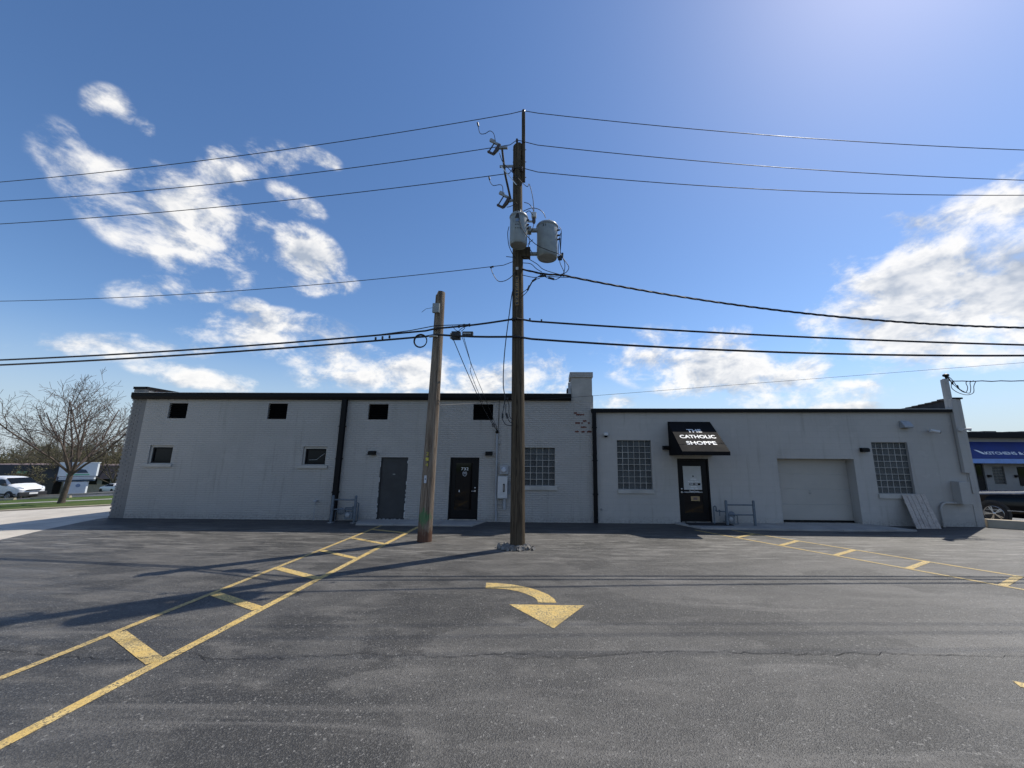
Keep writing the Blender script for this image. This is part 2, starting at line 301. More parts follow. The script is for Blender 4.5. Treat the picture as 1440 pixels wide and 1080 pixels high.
# ------------------------------------------------------------------ mesh helpers
class MB:
    def __init__(s): s.v=[]; s.f=[]
    def add(s,vs,fs): o=len(s.v); s.v+= [tuple(v) for v in vs]; s.f+=[tuple(i+o for i in f) for f in fs]; return s
    def box(s,x0,x1,y0,y1,z0,z1,M=None):
        vs=[(x0,y0,z0),(x1,y0,z0),(x1,y1,z0),(x0,y1,z0),(x0,y0,z1),(x1,y0,z1),(x1,y1,z1),(x0,y1,z1)]
        if M is not None: vs=[M@Vector(v) for v in vs]
        return s.add(vs,[(0,3,2,1),(4,5,6,7),(0,1,5,4),(1,2,6,5),(2,3,7,6),(3,0,4,7)])
    def prism(s,poly,axis,a,b):
        """poly: 2D outline; axis 'x','y','z'; extruded a..b"""
        n=len(poly)
        def P(p,t): return {'x':(t,p[0],p[1]),'y':(p[0],t,p[1]),'z':(p[0],p[1],t)}[axis]
        vs=[P(p,a) for p in poly]+[P(p,b) for p in poly]
        return s.add(vs,[tuple(range(n))[::-1],tuple(range(n,2*n))]+[(i,(i+1)%n,n+(i+1)%n,n+i) for i in range(n)])
    def tube(s,path,r,n=8,caps=True):
        path=[Vector(p) for p in path]; k=len(path); rs=r if isinstance(r,(list,tuple)) else [r]*k
        o=len(s.v); prev=None
        for i,p in enumerate(path):
            t=(path[min(i+1,k-1)]-path[max(i-1,0)]).normalized()
            if prev is None:
                a=Vector((0,0,1)) if abs(t.z)<.9 else Vector((1,0,0)); u=t.cross(a).normalized()
            else:
                u=prev-t*prev.dot(t); u=u.normalized() if u.length>1e-6 else t.orthogonal().normalized()
            prev=u; w=t.cross(u)
            for j in range(n):
                an=2*math.pi*j/n; s.v.append(tuple(p+(u*math.cos(an)+w*math.sin(an))*rs[i]))
        for i in range(k-1):
            for j in range(n):
                s.f.append((o+i*n+j,o+i*n+(j+1)%n,o+(i+1)*n+(j+1)%n,o+(i+1)*n+j))
        if caps: s.f.append(tuple(o+j for j in range(n))[::-1]); s.f.append(tuple(o+(k-1)*n+j for j in range(n)))
        return s
    def lathe(s,prof,c=(0,0,0),n=20,M=None):
        """prof [(r,z)] around the z axis"""
        o=len(s.v)
        for r,z in prof:
            for j in range(n):
                an=2*math.pi*j/n; p=Vector((r*math.cos(an),r*math.sin(an),z))
                if M is not None: p=M@p
                s.v.append(tuple(p+Vector(c)))
        for i in range(len(prof)-1):
            for j in range(n): s.f.append((o+i*n+j,o+i*n+(j+1)%n,o+(i+1)*n+(j+1)%n,o+(i+1)*n+j))
        s.f.append(tuple(o+j for j in range(n))[::-1]); s.f.append(tuple(o+(len(prof)-1)*n+j for j in range(n)))
        return s
    def build(s,name,mat,parent=None,smooth=False,bevel=0.,loc=None,label=None):
        me=bpy.data.meshes.new(name); me.from_pydata(s.v,[],s.f)
        bm=bmesh.new(); bm.from_mesh(me)
        if bevel: bmesh.ops.bevel(bm,geom=bm.edges[:]+bm.verts[:],offset=bevel,segments=2,profile=.6,affect='EDGES',clamp_overlap=True)
        bmesh.ops.recalc_face_normals(bm,faces=bm.faces[:]); bm.to_mesh(me); bm.free()
        me.materials.append(MATS[mat])
        if smooth:
            for p in me.polygons: p.use_smooth=True
            me.set_sharp_from_angle(angle=R(38))
        o=bpy.data.objects.new(name,me); col.objects.link(o)
        if parent is not None: o.parent=parent
        if loc is not None: o.location=loc
        if label: o['label']=label
        return o
def tag(o,label=None,cat=None,group=None,kind=None):
    if label: o['label']=label
    if cat: o['category']=cat
    if group: o['group']=group
    if kind: o['kind']=kind
    return o
def thing(name,label,cat,loc=(0,0,0),rz=0.,group=None):
    o=bpy.data.objects.new(name,None); col.objects.link(o); o.location=loc; o.rotation_euler=(0,0,rz); o.empty_display_size=.2
    return tag(o,label,cat,group)
def copy_tree(o,parent=None):
    c=o.copy(); col.objects.link(c); c.parent=parent
    for ch in list(o.children): copy_tree(ch,c)
    return c
def text_mesh(name,txt,size,mat,M,parent,width=None,offset=0.,extrude=.004,align='CENTER',sx=1.):
    cu=bpy.data.curves.new(name,'FONT'); cu.body=txt; cu.size=size; cu.align_x=align; cu.offset=offset; cu.extrude=extrude; cu.resolution_u=3
    t=bpy.data.objects.new(name,cu); col.objects.link(t); bpy.context.view_layer.update()
    dg=bpy.context.evaluated_depsgraph_get(); me=bpy.data.meshes.new_from_object(t.evaluated_get(dg)); bpy.data.objects.remove(t)
    xs=[v.co.x for v in me.vertices]; k=(width/(max(xs)-min(xs))) if width else sx
    cxm=(max(xs)+min(xs))/2 if align=='CENTER' else 0
    for v in me.vertices: v.co.x=(v.co.x-cxm)*k
    me.transform(M); me.materials.clear(); me.materials.append(MATS[mat]); me.name=name
    o=bpy.data.objects.new(name,me); col.objects.link(o); o.parent=parent; return o
FRONT=lambda x,y,z: Matrix.Translation((x,y,z))@Matrix.Rotation(R(90),4,'X')   # upright text facing -Y
rng=random.Random(7)
WY=13.3                                                    # plane of the rear facade

# ------------------------------------------------------------------ ground, lot, street
def tz(x): return 0. if x>-15 else (-.05*(-15-x) if x>-44 else -1.45-.0875*(-44-x) if x>-110 else -1.45-.0875*66)
def sheet(name,x0,x1,ylo,yhi,dz,mat,parent=None,step=6.,kind='structure',ny=1):
    xs=[x0]+[b for b in (-110,-44,-15) if x0<b<x1]+[x1]
    full=[]
    for a,b in zip(xs[:-1],xs[1:]):
        k=max(1,int((b-a)/step)) if step else 1
        full+= [a+(b-a)*i/k for i in range(k)]
    full.append(x1); m=MB(); f=lambda q,x: q(x) if callable(q) else q
    for x in full:
        for j in range(ny+1): m.v.append((x,f(ylo,x)+(f(yhi,x)-f(ylo,x))*j/ny,tz(x)+dz))
    for i in range(len(full)-1):
        for j in range(ny): a=i*(ny+1)+j; m.f.append((a,a+ny+1,a+ny+2,a+1))
    o=m.build(name,mat,parent)
    if kind and parent is None: o['kind']=kind
    return o
sheet('ground',-900,900,-500,1200,-.03,'grass',step=0)
lot=MB()
edge=[(-13.4,-40),(-13.5,8.6),(-13.7,9.8),(-13.95,10.4),(-14.4,11.3),(-14.75,12.2),(-15.1,13.1),(-15.1,13.9)]
poly=edge+[(14.1,13.9),(13.98,13.22),(15.2,12.62),(19.,10.6),(40,-1),(40,-40)]
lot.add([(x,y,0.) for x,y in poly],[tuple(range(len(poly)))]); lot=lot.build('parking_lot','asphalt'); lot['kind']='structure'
side=sheet('side_lot',13.97,60,lambda x:13.22-.53*(x-13.97),60,-.012,'asphalt_far')
street=sheet('street',-140,-12.9,2.0,lambda x:18.25+.155*(x+25.9) if x>-60 else 13.,-.008,'street_concrete')
walk=sheet('footpath',-140,-15.5,lambda x:24.45+.03*(x+30),lambda x:25.35+.03*(x+30),-.018,'concrete')
flot=sheet('far_parking_lot',-140,-15.5,29.6,60,-.02,'asphalt_far')
# kerb between street and verge
kb=MB(); xs=[-60+i*3 for i in range(16)]
for a,b in zip(xs[:-1],xs[1:]):
    ya,yb=18.25+.155*(a+25.9),18.25+.155*(b+25.9)
    vs=[(a,ya,tz(a)-.02),(b,yb,tz(b)-.02),(b,yb+.18,tz(b)-.02),(a,ya+.18,tz(a)-.02),(a,ya,tz(a)+.05),(b,yb,tz(b)+.05),(b,yb+.35,tz(b)+.05),(a,ya+.35,tz(a)+.05)]
    kb.add(vs,[(0,3,2,1),(4,5,6,7),(0,1,5,4),(1,2,6,5),(2,3,7,6),(3,0,4,7)])
k=kb.build('street_kerb','kerb_concrete'); k['kind']='structure'

# painted markings: children of the lot
def stripe(name,p,q,w,mat='yellow_paint',dz=.004,skew=None):
    p,q=Vector((*p,0)),Vector((*q,0)); t=(q-p).normalized(); n=Vector((-t.y,t.x,0))*w/2; m=MB(); k=max(2,int((q-p).length/.25))
    rr=random.Random(int(p.x*100+q.y*37))
    for i in range(k+1):
        c=p+(q-p)*i/k; j=1+rr.uniform(-.05,.05)
        m.v+= [tuple(c-n*j+Vector((0,0,dz))),tuple(c+n*(1+rr.uniform(-.05,.05))+Vector((0,0,dz)))]
    m.f=[(2*i,2*i+2,2*i+3,2*i+1) for i in range(k)]
    return m.build(name,mat,lot)
stripe('painted_line',(-5.24,1.0),(-5.24,12.45),.09,'yellow_faded'); stripe('painted_line',(-4.03,1.0),(-4.03,12.3),.115)
for a,b in [((-5.19,4.98),(-4.08,4.36)),((-5.19,6.34),(-4.08,5.78)),((-5.19,7.74),(-4.08,7.16)),((-5.19,9.16),(-4.08,8.52)),((-5.19,10.54),(-4.08,9.9)),((-5.19,11.74),(-4.08,11.3)),((-5.19,3.5),(-4.08,2.9))]:
    stripe('painted_bar',a,b,.15 if a[1]<9 else .12,dz=.005)
nx=lambda y:5.03+.689*(11.15-y); fx=lambda y:5.83+.735*(11.69-y)
stripe('painted_line',(nx(12.2),12.2),(nx(2.),2.),.09,'yellow_faded'); stripe('painted_line',(fx(12.25),12.25),(fx(2.5),2.5),.09,'yellow_faded')
for a,b in [((5.06,11.15),(5.80,11.69)),((5.73,10.25),(6.46,10.80)),((6.36,9.28),(7.16,9.82)),((7.05,8.27),(7.92,8.82)),((7.74,7.28),(8.66,7.84)),((8.5,6.2),(9.4,6.8))]:
    stripe('painted_bar',a,b,.115,dz=.005)
stripe('painted_bar',(4.46,4.25),(5.3,3.9),.12,dz=.004)
# turn arrow
am=MB(); ou=[(-1.09,7.04),(-.86,7.03),(-.62,6.96),(-.40,6.85),(-.20,6.70),(-.04,6.52),(.06,6.32),(.09,6.17)]; inn=[(-1.06,6.76),(-.88,6.76),(-.68,6.72),(-.52,6.64),(-.38,6.53),(-.27,6.41),(-.20,6.28),(-.18,6.17)]
for a,b in zip(ou,inn): am.v+=[(a[0],a[1],.004),(b[0],b[1],.004)]
am.f=[(2*i,2*i+2,2*i+3,2*i+1) for i in range(7)]
am.build('arrow_shaft','yellow_paint',lot)
MB().add([(-.60,6.08,.004),(.49,6.08,.004),(.04,5.30,.004)],[(0,1,2)]).build('arrow_head','yellow_paint',lot)
# long crack with a few forks
def crack(pts,w,name='crack'):
    m=MB(); rr=random.Random(len(pts)*13+int(pts[0][0]*10)); P=[]
    for (a,b),(c,d) in zip(pts[:-1],pts[1:]):
        k=max(2,int(math.hypot(c-a,d-b)/.07))
        for i in range(k): P.append((a+(c-a)*i/k+rr.uniform(-.02,.02),b+(d-b)*i/k+rr.gauss(0,.016)))
    for x,y in P:
        h=w*rr.uniform(.25,1.3)/2; m.v+=[(x,y-h,.007),(x,y+h,.007)]
    m.f=[(2*i,2*i+2,2*i+3,2*i+1) for i in range(len(P)-1)]
    m.build(name,'crack_fill',lot)
crack([(-5.2,4.42),(-4.4,4.38),(-3.9,4.55),(-3.4,4.42),(-2.6,4.52),(-1.9,4.6),(-1.1,4.55),(-.4,4.68),(.1,4.58),(.5,4.62),(1.0,4.76),(1.8,4.78),(2.6,4.76),(3.6,4.80),(5.2,4.78),(7.5,4.9)],.008)
crack([(-.6,4.62),(-.2,4.56),(.3,4.66),(.8,4.68),(1.2,4.77)],.005); crack([(-7.2,4.3),(-6.0,4.55),(-5.2,4.42)],.008); crack([(-3.7,4.5),(-3.45,4.3)],.008)
crack([(-13,11.2),(-11.4,12.1),(-10.6,12.9)],.02); crack([(-10,11.0),(-9.2,12.0),(-8.6,13.0)],.02)
# rough oily / patched areas
# concrete aprons, one slab each
def slab(poly,h,label=None):
    o=MB().prism(poly,'z',-.05,h).build('concrete_slab','concrete',lot,bevel=.008); return o
slab([(-6.38,13.28),(-6.05,12.42),(-4.86,12.40),(-4.86,13.28)],.05); slab([(-4.85,13.28),(-4.85,12.40),(-3.46,12.40),(-3.46,13.28)],.052); slab([(-3.45,13.28),(-3.45,12.40),(-2.42,12.42),(-2.12,13.28)],.05)
slab([(4.05,13.28),(4.55,12.35),(6.6,12.28),(6.6,13.28)],.05); slab([(6.61,13.28),(6.61,12.28),(8.7,12.24),(8.7,13.28)],.052); slab([(8.71,13.28),(8.71,12.24),(10.95,12.35),(10.35,13.28)],.05)

# ------------------------------------------------------------------ buildings
def wall_front(x0,x1,z0,z1,y,holes,depth):
    """front face in the plane y with real openings; each opening gets reveals `depth` deep"""
    m=MB(); xs=sorted({x0,x1,*[h[0] for h in holes],*[h[1] for h in holes]}); zs=sorted({z0,z1,*[h[2] for h in holes],*[h[3] for h in holes]})
    for a,b in zip(xs[:-1],xs[1:]):
        for c,d in zip(zs[:-1],zs[1:]):
            mx,mz=(a+b)/2,(c+d)/2
            if any(h[0]<mx<h[1] and h[2]<mz<h[3] for h in holes): continue
            m.add([(a,y,c),(b,y,c),(b,y,d),(a,y,d)],[(0,1,2,3)])
    for a,b,c,d in [h[:4] for h in holes]:
        Y=y+depth
        m.add([(a,y,c),(a,y,d),(a,Y,d),(a,Y,c)],[(0,1,2,3)]); m.add([(b,y,c),(b,Y,c),(b,Y,d),(b,y,d)],[(0,1,2,3)])
        m.add([(a,y,d),(b,y,d),(b,Y,d),(a,Y,d)],[(0,1,2,3)]); m.add([(a,y,c),(a,Y,c),(b,Y,c),(b,y,c)],[(0,1,2,3)])
    return m
def glass_block_window(par,x0,x1,z0,z1,nc,nr,sill,mesh=[None]):
    w=(x1-x0)/nc; h=(z1-z0)/nr; y=WY+.07
    win=MB().box(x0+.001,x1-.001,y+.006,y+.13,z0+.001,z1-.001).build('glass_block_window','sill_paint',par)
    if mesh[0] is None:
        b=MB(); q=.0905
        ring=lambda s,yy:[(-s,yy,-s),(s,yy,-s),(s,yy,s),(-s,yy,s)]
        vs=ring(q,.05)+ring(q,.006)+ring(q-.010,-.003)+ring(q-.026,.004)+ring(q-.05,.0)
        fs=[]
        for i in range(4):
            for j in range(4): fs.append((i*4+j,i*4+(j+1)%4,i*4+4+(j+1)%4,i*4+4+j))
        fs.append((16,17,18,19)); b.add(vs,fs); o=b.build('glass_block','glass_block',win,smooth=True); mesh[0]=o.data; bpy.data.objects.remove(o)
    rr=random.Random(int(x0*10))
    for i in range(nc):
        for j in range(nr):
            o=bpy.data.objects.new('glass_block',mesh[0]); col.objects.link(o); o.parent=win
            o.location=(x0+(i+.5)*w,y+rr.uniform(-.002,.002),z0+(j+.5)*h); o.scale=((w-.016)/.181,1,(h-.016)/.181)
            if rr.random()<.5: o.rotation_euler=(0,math.pi/2*0,0)
    MB().box(sill[0],sill[1],WY-.05,WY+.075,sill[2],sill[3]).build('window_sill','sill_paint',win,bevel=.008)
    return win
def lever(par,x,y,z,dirn):
    m=MB(); m.tube([(x,y,z),(x,y-.06,z)],.013); m.tube([(x,y-.055,z),(x+dirn*.11,y-.055,z)],.012); m.lathe([(.03,0),(.03,.008)],(0,0,0),14,Matrix.Translation((x,y,z))@Matrix.Rotation(R(90),4,'X'))
    MB().lathe([(.024,0),(.024,.014),(.012,.02)],(0,0,0),14,Matrix.Translation((x,y,z+.105))@Matrix.Rotation(R(90),4,'X')).build('deadbolt','steel',par,smooth=True)
    return m.build('handle','steel',par,smooth=True)
def hinges(par,x,y,zs):
    for z in zs: MB().tube([(x,y,z-.055),(x,y,z+.055)],.011,8).build('hinge','galv',par)

# ---- white painted brick building
LB=thing('brick_building','long white painted brick building with black gutter and chimney','building',(-6.4,WY,0))
bp=LB.location.copy()
def P(o): o.matrix_parent_inverse=LB.matrix_world.inverted(); return o
LB.location=(0,0,0)   # parts are modelled in world coordinates; the base point is the origin of the plan
LX0,LX1=-14.42,1.47
vent=[(-13.56,-12.89,3.38,3.92),(-9.98,-9.29,3.37,3.92),(-6.40,-5.70,3.37,3.91),(-2.71,-2.01,3.37,3.92)]
win=[(-13.97,-13.14,1.80,2.44),(-8.55,-7.71,1.79,2.42)]
doors=[(-5.82,-4.87,.05,2.08),(-3.42,-2.43,.05,2.09)]
gb1=(-1.10,.14,1.17,2.43)
wm=wall_front(LX0,LX1,-.1,4.22,WY,vent+win+doors+[gb1],.16)
wm.box(LX0,LX1,WY+.165,WY+.2,-.1,4.2); wm.add([(LX1,WY,-.1),(LX1,23,-.1),(LX1,23,4.2),(LX1,WY,4.2)],[(0,1,2,3)]); wm.add([(LX0,23,-.1),(LX1,23,-.1),(LX1,23,4.2),(LX0,23,4.2)],[(0,1,2,3)])
wm.build('wall','painted_brick',LB)
MB().box(LX0,LX1,WY+.02,23,4.2,4.245).build('roof','roof_dark',LB)
# gutter/fascia
MB().prism([(WY-.14,4.27),(WY-.14,4.14),(WY-.10,4.05),(WY-.003,4.05),(WY-.003,4.27)],'x',-14.88,.70).build('gutter','black_trim',LB)
MB().box(-14.86,.69,WY-.155,WY+.3,4.272,4.285).build('sunlit_drip_edge','white_paint',LB)  # roof drip strip; its white colour stands in for the sunlit edge
# end pilaster of the street front, courses with raked joints
pl=MB(); zc=0.; c=0; rr=random.Random(3)
while zc<4.30:
    h=.061; dx=rr.uniform(-.006,.006)+(.028 if c%2 else 0)
    if c%2==0:
        pl.box(-14.98+dx,-14.765,WY+.028+rr.uniform(-.005,.005),WY+.3,zc,zc+h); pl.box(-14.753,-14.43,WY+.028+rr.uniform(-.005,.005),WY+.3,zc,zc+h)
    else:
        pl.box(-14.98+dx,-14.865,WY+.028+rr.uniform(-.005,.005),WY+.3,zc,zc+h); pl.box(-14.853,-14.645,WY+.028+rr.uniform(-.005,.005),WY+.3,zc,zc+h); pl.box(-14.633,-14.43,WY+.028+rr.uniform(-.005,.005),WY+.3,zc,zc+h)
    zc+=.0715; c+=1
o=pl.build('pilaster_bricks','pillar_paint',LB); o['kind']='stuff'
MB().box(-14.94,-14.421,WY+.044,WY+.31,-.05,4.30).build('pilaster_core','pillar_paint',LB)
MB().box(-14.94,-14.50,WY+.312,23.,-.05,4.42).build('street_parapet','brown_metal',LB)
MB().box(-14.99,-14.47,WY-.02,23.02,4.425,4.51).build('coping','black_trim',LB)
MB().box(-14.97,-14.53,WY+.01,WY+.31,4.29,4.424).build('parapet_end','pillar_paint',LB)
# vents: dark louvres set in the openings
for a,b,c_,d in vent:
    v=MB().box(a+.001,b-.001,WY+.10,WY+.155,c_+.001,d-.001).build('vent','void_black',LB)
    for i in range(6):
        z=c_+.045+i*(d-c_-.06)/6
        MB().add([(a+.01,WY+.035,z),(b-.01,WY+.035,z),(b-.01,WY+.095,z+.06),(a+.01,WY+.095,z+.06),(a+.01,WY+.035,z-.008),(b-.01,WY+.035,z-.008),(b-.01,WY+.095,z+.052),(a+.01,WY+.095,z+.052)],[(0,1,2,3),(4,7,6,5),(0,4,5,1),(3,2,6,7)]).build('louvre','void_black',v)
# small windows
for a,b,c_,d in win:
    w=MB(); w.box(a+.001,a+.06,WY+.05,WY+.14,c_,d); w.box(b-.06,b-.001,WY+.05,WY+.14,c_,d); w.box(a+.061,b-.061,WY+.05,WY+.14,d-.07,d-.001); w.box(a+.061,b-.061,WY+.05,WY+.14,c_,c_+.03)
    w=w.build('window','sill_paint',LB,bevel=.004)
    s=MB(); s.box(a+.063,a+.11,WY+.075,WY+.13,c_+.032,d-.072); s.box(b-.11,b-.063,WY+.075,WY+.13,c_+.032,d-.072); s.box(a+.111,b-.111,WY+.075,WY+.13,d-.12,d-.073); s.box(a+.111,b-.111,WY+.075,WY+.13,c_+.033,c_+.085)
    s.build('sash','black_trim',w); MB().box(a+.10,b-.10,WY+.105,WY+.115,c_+.08,d-.11).build('pane','window_glass',w)
    MB().box(a-.12,b+.08,WY-.055,WY+.155,c_-.10,c_-.002).build('window_sill','sill_paint',w,bevel=.008)
MB().tube([(-8.36,WY+.10,1.97),(-8.1,WY+.10,1.98),(-7.98,WY+.10,2.08),(-7.88,WY+.10,2.17),(-7.8,WY+.10,2.2)],.006,5).build('cord','paper',LB)
# downspouts
def downspout(par,x0,x1,ztop,zbot,name='downspout'):
    m=MB().box(x0,x1,WY-.135,WY-.02,zbot+.16,ztop).box(x0,x1,WY-.135,WY-.02,zbot+.02,zbot+.158,Matrix.Translation((0,0,0)))
    d=m.build(name,'black_trim',par,bevel=.01)
    for z in (.9,2.0,3.1): MB().box(x0-.02,x1+.02,WY-.137,WY-.004,z,z+.035).build('strap','black_trim',d)
    return d
downspout(LB,-7.31,-7.14,4.06,.0)
# grey slab door with chipped paint line at its frame
a,b,c_,d=doors[0]
dr=MB().box(a+.045,b-.045,WY+.045,WY+.10,c_+.012,d-.04).build('door','grey_door',LB,bevel=.003)
fr=MB(); fr.box(a+.001,a+.043,WY+.01,WY+.13,c_,d-.001); fr.box(b-.043,b-.001,WY+.01,WY+.13,c_,d-.001); fr.box(a+.044,b-.044,WY+.01,WY+.13,d-.038,d-.001); fr.build('door_frame','grey_door',dr)
ch=MB(); rr=random.Random(11)
for sx in (a+.004,b-.018):
    z=c_+.05
    while z<d-.1:
        L_=rr.uniform(.03,.22)
        if rr.random()<.62: ch.box(sx+rr.uniform(-.004,.004),sx+rr.uniform(.010,.022),WY-.003,WY+.0095,z,z+L_)
        z+=L_+rr.uniform(.02,.10)
for i in range(6):
    x=a+.1+i*.13+rr.uniform(-.03,.03); ch.box(x,x+rr.uniform(.03,.07),WY-.002,WY+.044,c_+.001,c_+.011)
ch.build('paint_chips','white_paint',dr)['kind']='stuff'
MB().box(a+.06,b-.06,WY+.02,WY+.11,c_-.02,c_+.008).build('threshold','black_trim',dr)
MB().box(a+.44,a+.52,WY+.041,WY+.046,1.50,1.525).build('door_tag','galv',dr)
# black glazed door 732
def black_door(par,a,b,c_,d,glass,name='door'):
    dr=MB(); g0,g1,h0,h1=glass
    y0,y1=WY+.05,WY+.095
    dr.box(a+.05,g0,y0,y1,c_+.03,d-.05); dr.box(g1,b-.05,y0,y1,c_+.03,d-.05); dr.box(g0+.0005,g1-.0005,y0,y1,h1,d-.05); dr.box(g0+.0005,g1-.0005,y0,y1,c_+.03,h0)
    dr=dr.build(name,'black_metal',par)
    f=MB(); f.box(a+.001,a+.047,WY+.01,WY+.14,c_,d-.001); f.box(b-.047,b-.001,WY+.01,WY+.14,c_,d-.001); f.box(a+.048,b-.048,WY+.01,WY+.14,d-.047,d-.001); f.build('door_frame','black_metal',dr)
    MB().box(g0,g1,WY+.068,WY+.078,h0,h1).build('glass','dark_glass',dr)
    MB().box(a+.048,b-.048,WY-.01,WY+.13,c_-.01,c_+.024).build('threshold','steel',dr)
    return dr
a,b,c_,d=doors[1]; d7=black_door(LB,a,b,c_,d,(-3.23,-2.66,.36,1.90))
text_mesh('house_number','732',.135,'letter_white',FRONT(-2.925,WY+.066,1.66),d7,width=.25,offset=0.,extrude=.001)
bd=MB()
sh=[(-.07,.06),(-.03,.075),(0,.055),(.03,.075),(.07,.06),(.075,0),(.05,-.06),(0,-.085),(-.05,-.06),(-.075,0)]; ins=[(x*.78,z*.78) for x,z in sh]
for i in range(10):
    j=(i+1)%10; bd.add([(-2.925+sh[i][0],WY+.065,1.54+sh[i][1]),(-2.925+sh[j][0],WY+.065,1.54+sh[j][1]),(-2.925+ins[j][0],WY+.065,1.54+ins[j][1]),(-2.925+ins[i][0],WY+.065,1.54+ins[i][1])],[(0,1,2,3)])
for z in (.035,.012,-.012): bd.box(-2.965,-2.885,WY+.064,WY+.066,1.54+z,1.54+z+.013)
bd.build('badge_sticker','letter_grey',d7)
lever(d7,-2.55,WY+.05,.98,-1); hinges(d7,-3.39,WY+.035,(.30,1.06,1.82))
MB().box(-3.10,-3.075,WY+.060,WY+.0675,.94,1.01).build('sticker','letter_white',d7)
# glass block window beside the pole
glass_block_window(LB,*gb1[:2],*gb1[2:],6,6,(-1.14,.22,1.03,1.165))
# chimney
ch=MB().box(.715,1.44,WY-.004,WY+.85,3.2,4.88).build('chimney','painted_brick',LB)
MB().box(.66,1.475,WY-.05,WY+.90,4.882,5.07).build('chimney_cap','painted_brick',ch,bevel=.012)
MB().box(.722,1.433,WY-.010,WY-.0045,4.06,4.86).build('render_panel','sill_paint',ch)
fl=MB(); fl.box(.56,.713,WY+.02,WY+.5,4.285,4.50); fl.build('flashing','black_trim',ch); MB().box(.60,.70,WY+.0,WY+.018,4.29,4.70).build('flue_box','grey_paint',ch,bevel=.006)
rr=random.Random(21)
for (x,z,w) in [(.80,3.625,.10),(.87,3.565,.17),(1.03,3.565,.12),(1.10,3.35,.13),(.84,3.28,.16),(1.05,3.275,.05),(1.27,3.28,.07),(1.03,3.135,.20),(.83,2.985,.13),(1.05,2.985,.11),(1.24,2.985,.16)]:
    n=7; top=[(x+w*i/n,z+.028+rr.uniform(-.014,.014)) for i in range(n+1)]; bot=[(x+w*i/n,z-.028+rr.uniform(-.012,.012)) for i in range(n,-1,-1)]
    MB().prism(top+bot,'y',WY-.008,WY+.01).build('exposed_brick','brick_red',ch)

# ---- grey painted block building
RB=thing('block_building','grey painted block building with glass block windows and garage door','building',(0,0,0))
RX0,RX1=1.475,13.96
d3=(4.25,5.29,.05,2.10); gar=(7.58,10.11,.055,2.12)
gb2=(2.25,3.40,1.08,2.70); gb3=(10.76,11.95,1.01,2.68)
wm=wall_front(RX0,RX1,-.1,3.70,WY,[d3,gb2,gb3],.16)
# garage opening is deep
wm=MB(); tmp=wall_front(RX0,RX1,-.1,3.70,WY,[d3,gar,gb2,gb3],.16); wm.add(tmp.v,tmp.f)
ga,gbx,gc,gd=gar
wm.add([(ga,WY+.16,gc),(ga,WY+.16,gd),(ga,WY+.42,gd),(ga,WY+.42,gc)],[(0,1,2,3)]); wm.add([(gbx,WY+.16,gc),(gbx,WY+.42,gc),(gbx,WY+.42,gd),(gbx,WY+.16,gd)],[(0,1,2,3)]); wm.add([(ga,WY+.16,gd),(gbx,WY+.16,gd),(gbx,WY+.42,gd),(ga,WY+.42,gd)],[(0,1,2,3)])
wm.box(RX0,ga-.01,WY+.165,WY+.2,-.1,3.69); wm.box(gbx+.01,RX1-.01,WY+.165,WY+.2,-.1,3.69); wm.box(ga-.009,gbx+.009,WY+.421,WY+.44,-.1,3.69)
wm.add([(RX1,WY,-.1),(RX1,23,-.1),(RX1,23,3.9),(RX1,WY,3.9)],[(0,1,2,3)])
wm.build('wall','painted_block',RB)
MB().box(RX0+.05,RX1-.3,WY+.02,23,3.69,3.72).build('roof','roof_dark',RB)
MB().prism([(1.39,3.64),(13.56,3.70),(13.56,3.79),(1.39,3.76)],'y',WY-.11,WY-.003).build('gutter','black_trim',RB)
MB().prism([(1.385,3.762),(13.565,3.793),(13.565,3.806),(1.385,3.775)],'y',WY-.125,WY+.3).build('sunlit_drip_edge','white_paint',RB)  # same here: sunlit roof edge put in as a white strip
downspout(RB,1.42,1.55,3.66,.0)
glass_block_window(RB,*gb2[:2],*gb2[2:],6,8,(2.24,3.44,.95,1.075)); glass_block_window(RB,*gb3[:2],*gb3[2:],6,8,(10.74,11.98,.86,1.005))
# garage door, four flush panels
gdr=MB().box(ga+.001,gbx-.001,WY+.37,WY+.40,gc+.02,gd-.001).build('garage_door','white_paint',RB)
gh=(gd-gc-.07)/4
for i in range(4): MB().box(ga+.012,gbx-.012,WY+.355,WY+.3695,gc+.06+i*gh+.004,gc+.06+(i+1)*gh-.004).build('panel','door_paint',gdr,bevel=.004)
MB().box(ga+.006,gbx-.006,WY+.34,WY+.36,gc-.004,gc+.055).build('rubber_seal','black_trim',gdr)
hm=MB(); hm.tube([(8.76,WY+.36,.98),(8.76,WY+.325,.98)],.016); hm.box(8.72,8.80,WY+.32,WY+.33,.97,.99); hm.box(8.74,8.78,WY+.345,WY+.3545,1.03,1.07); hm.build('handle','galv',gdr)
# shop door
a,b,c_,d=d3; dd=black_door(RB,a,b,c_,d,(4.44,5.05,.34,1.86))
MB().box(4.445,5.045,WY+.060,WY+.0665,1.08,1.85).build('light_blind','paper',dd)
MB().box(4.44,5.05,WY+.045,WY+.066,.985,1.02).build('push_bar','galv',dd)
for i,(t,s) in enumerate([('HOURS',.060),('Monday - Friday',.058),('10:00 - 5:00',.056),('Saturday',.056),('10:00 - 3:00',.056),('Closed Sunday',.056)]):
    text_mesh('hours_lettering',t,s,'letter_white',FRONT(4.78,WY+.0585,1.40-i*.078),dd,extrude=.0005,offset=.002)
MB().box(4.63,5.0,WY+.0592,WY+.0599,1.225,1.295).build('sign_strip','dark_glass',dd)
MB().lathe([(.026,0),(.026,.002)],(0,0,0),12,Matrix.Translation((4.77,WY+.0595,1.52))@Matrix.Rotation(R(90),4,'X')).build('emblem','black_metal',dd)
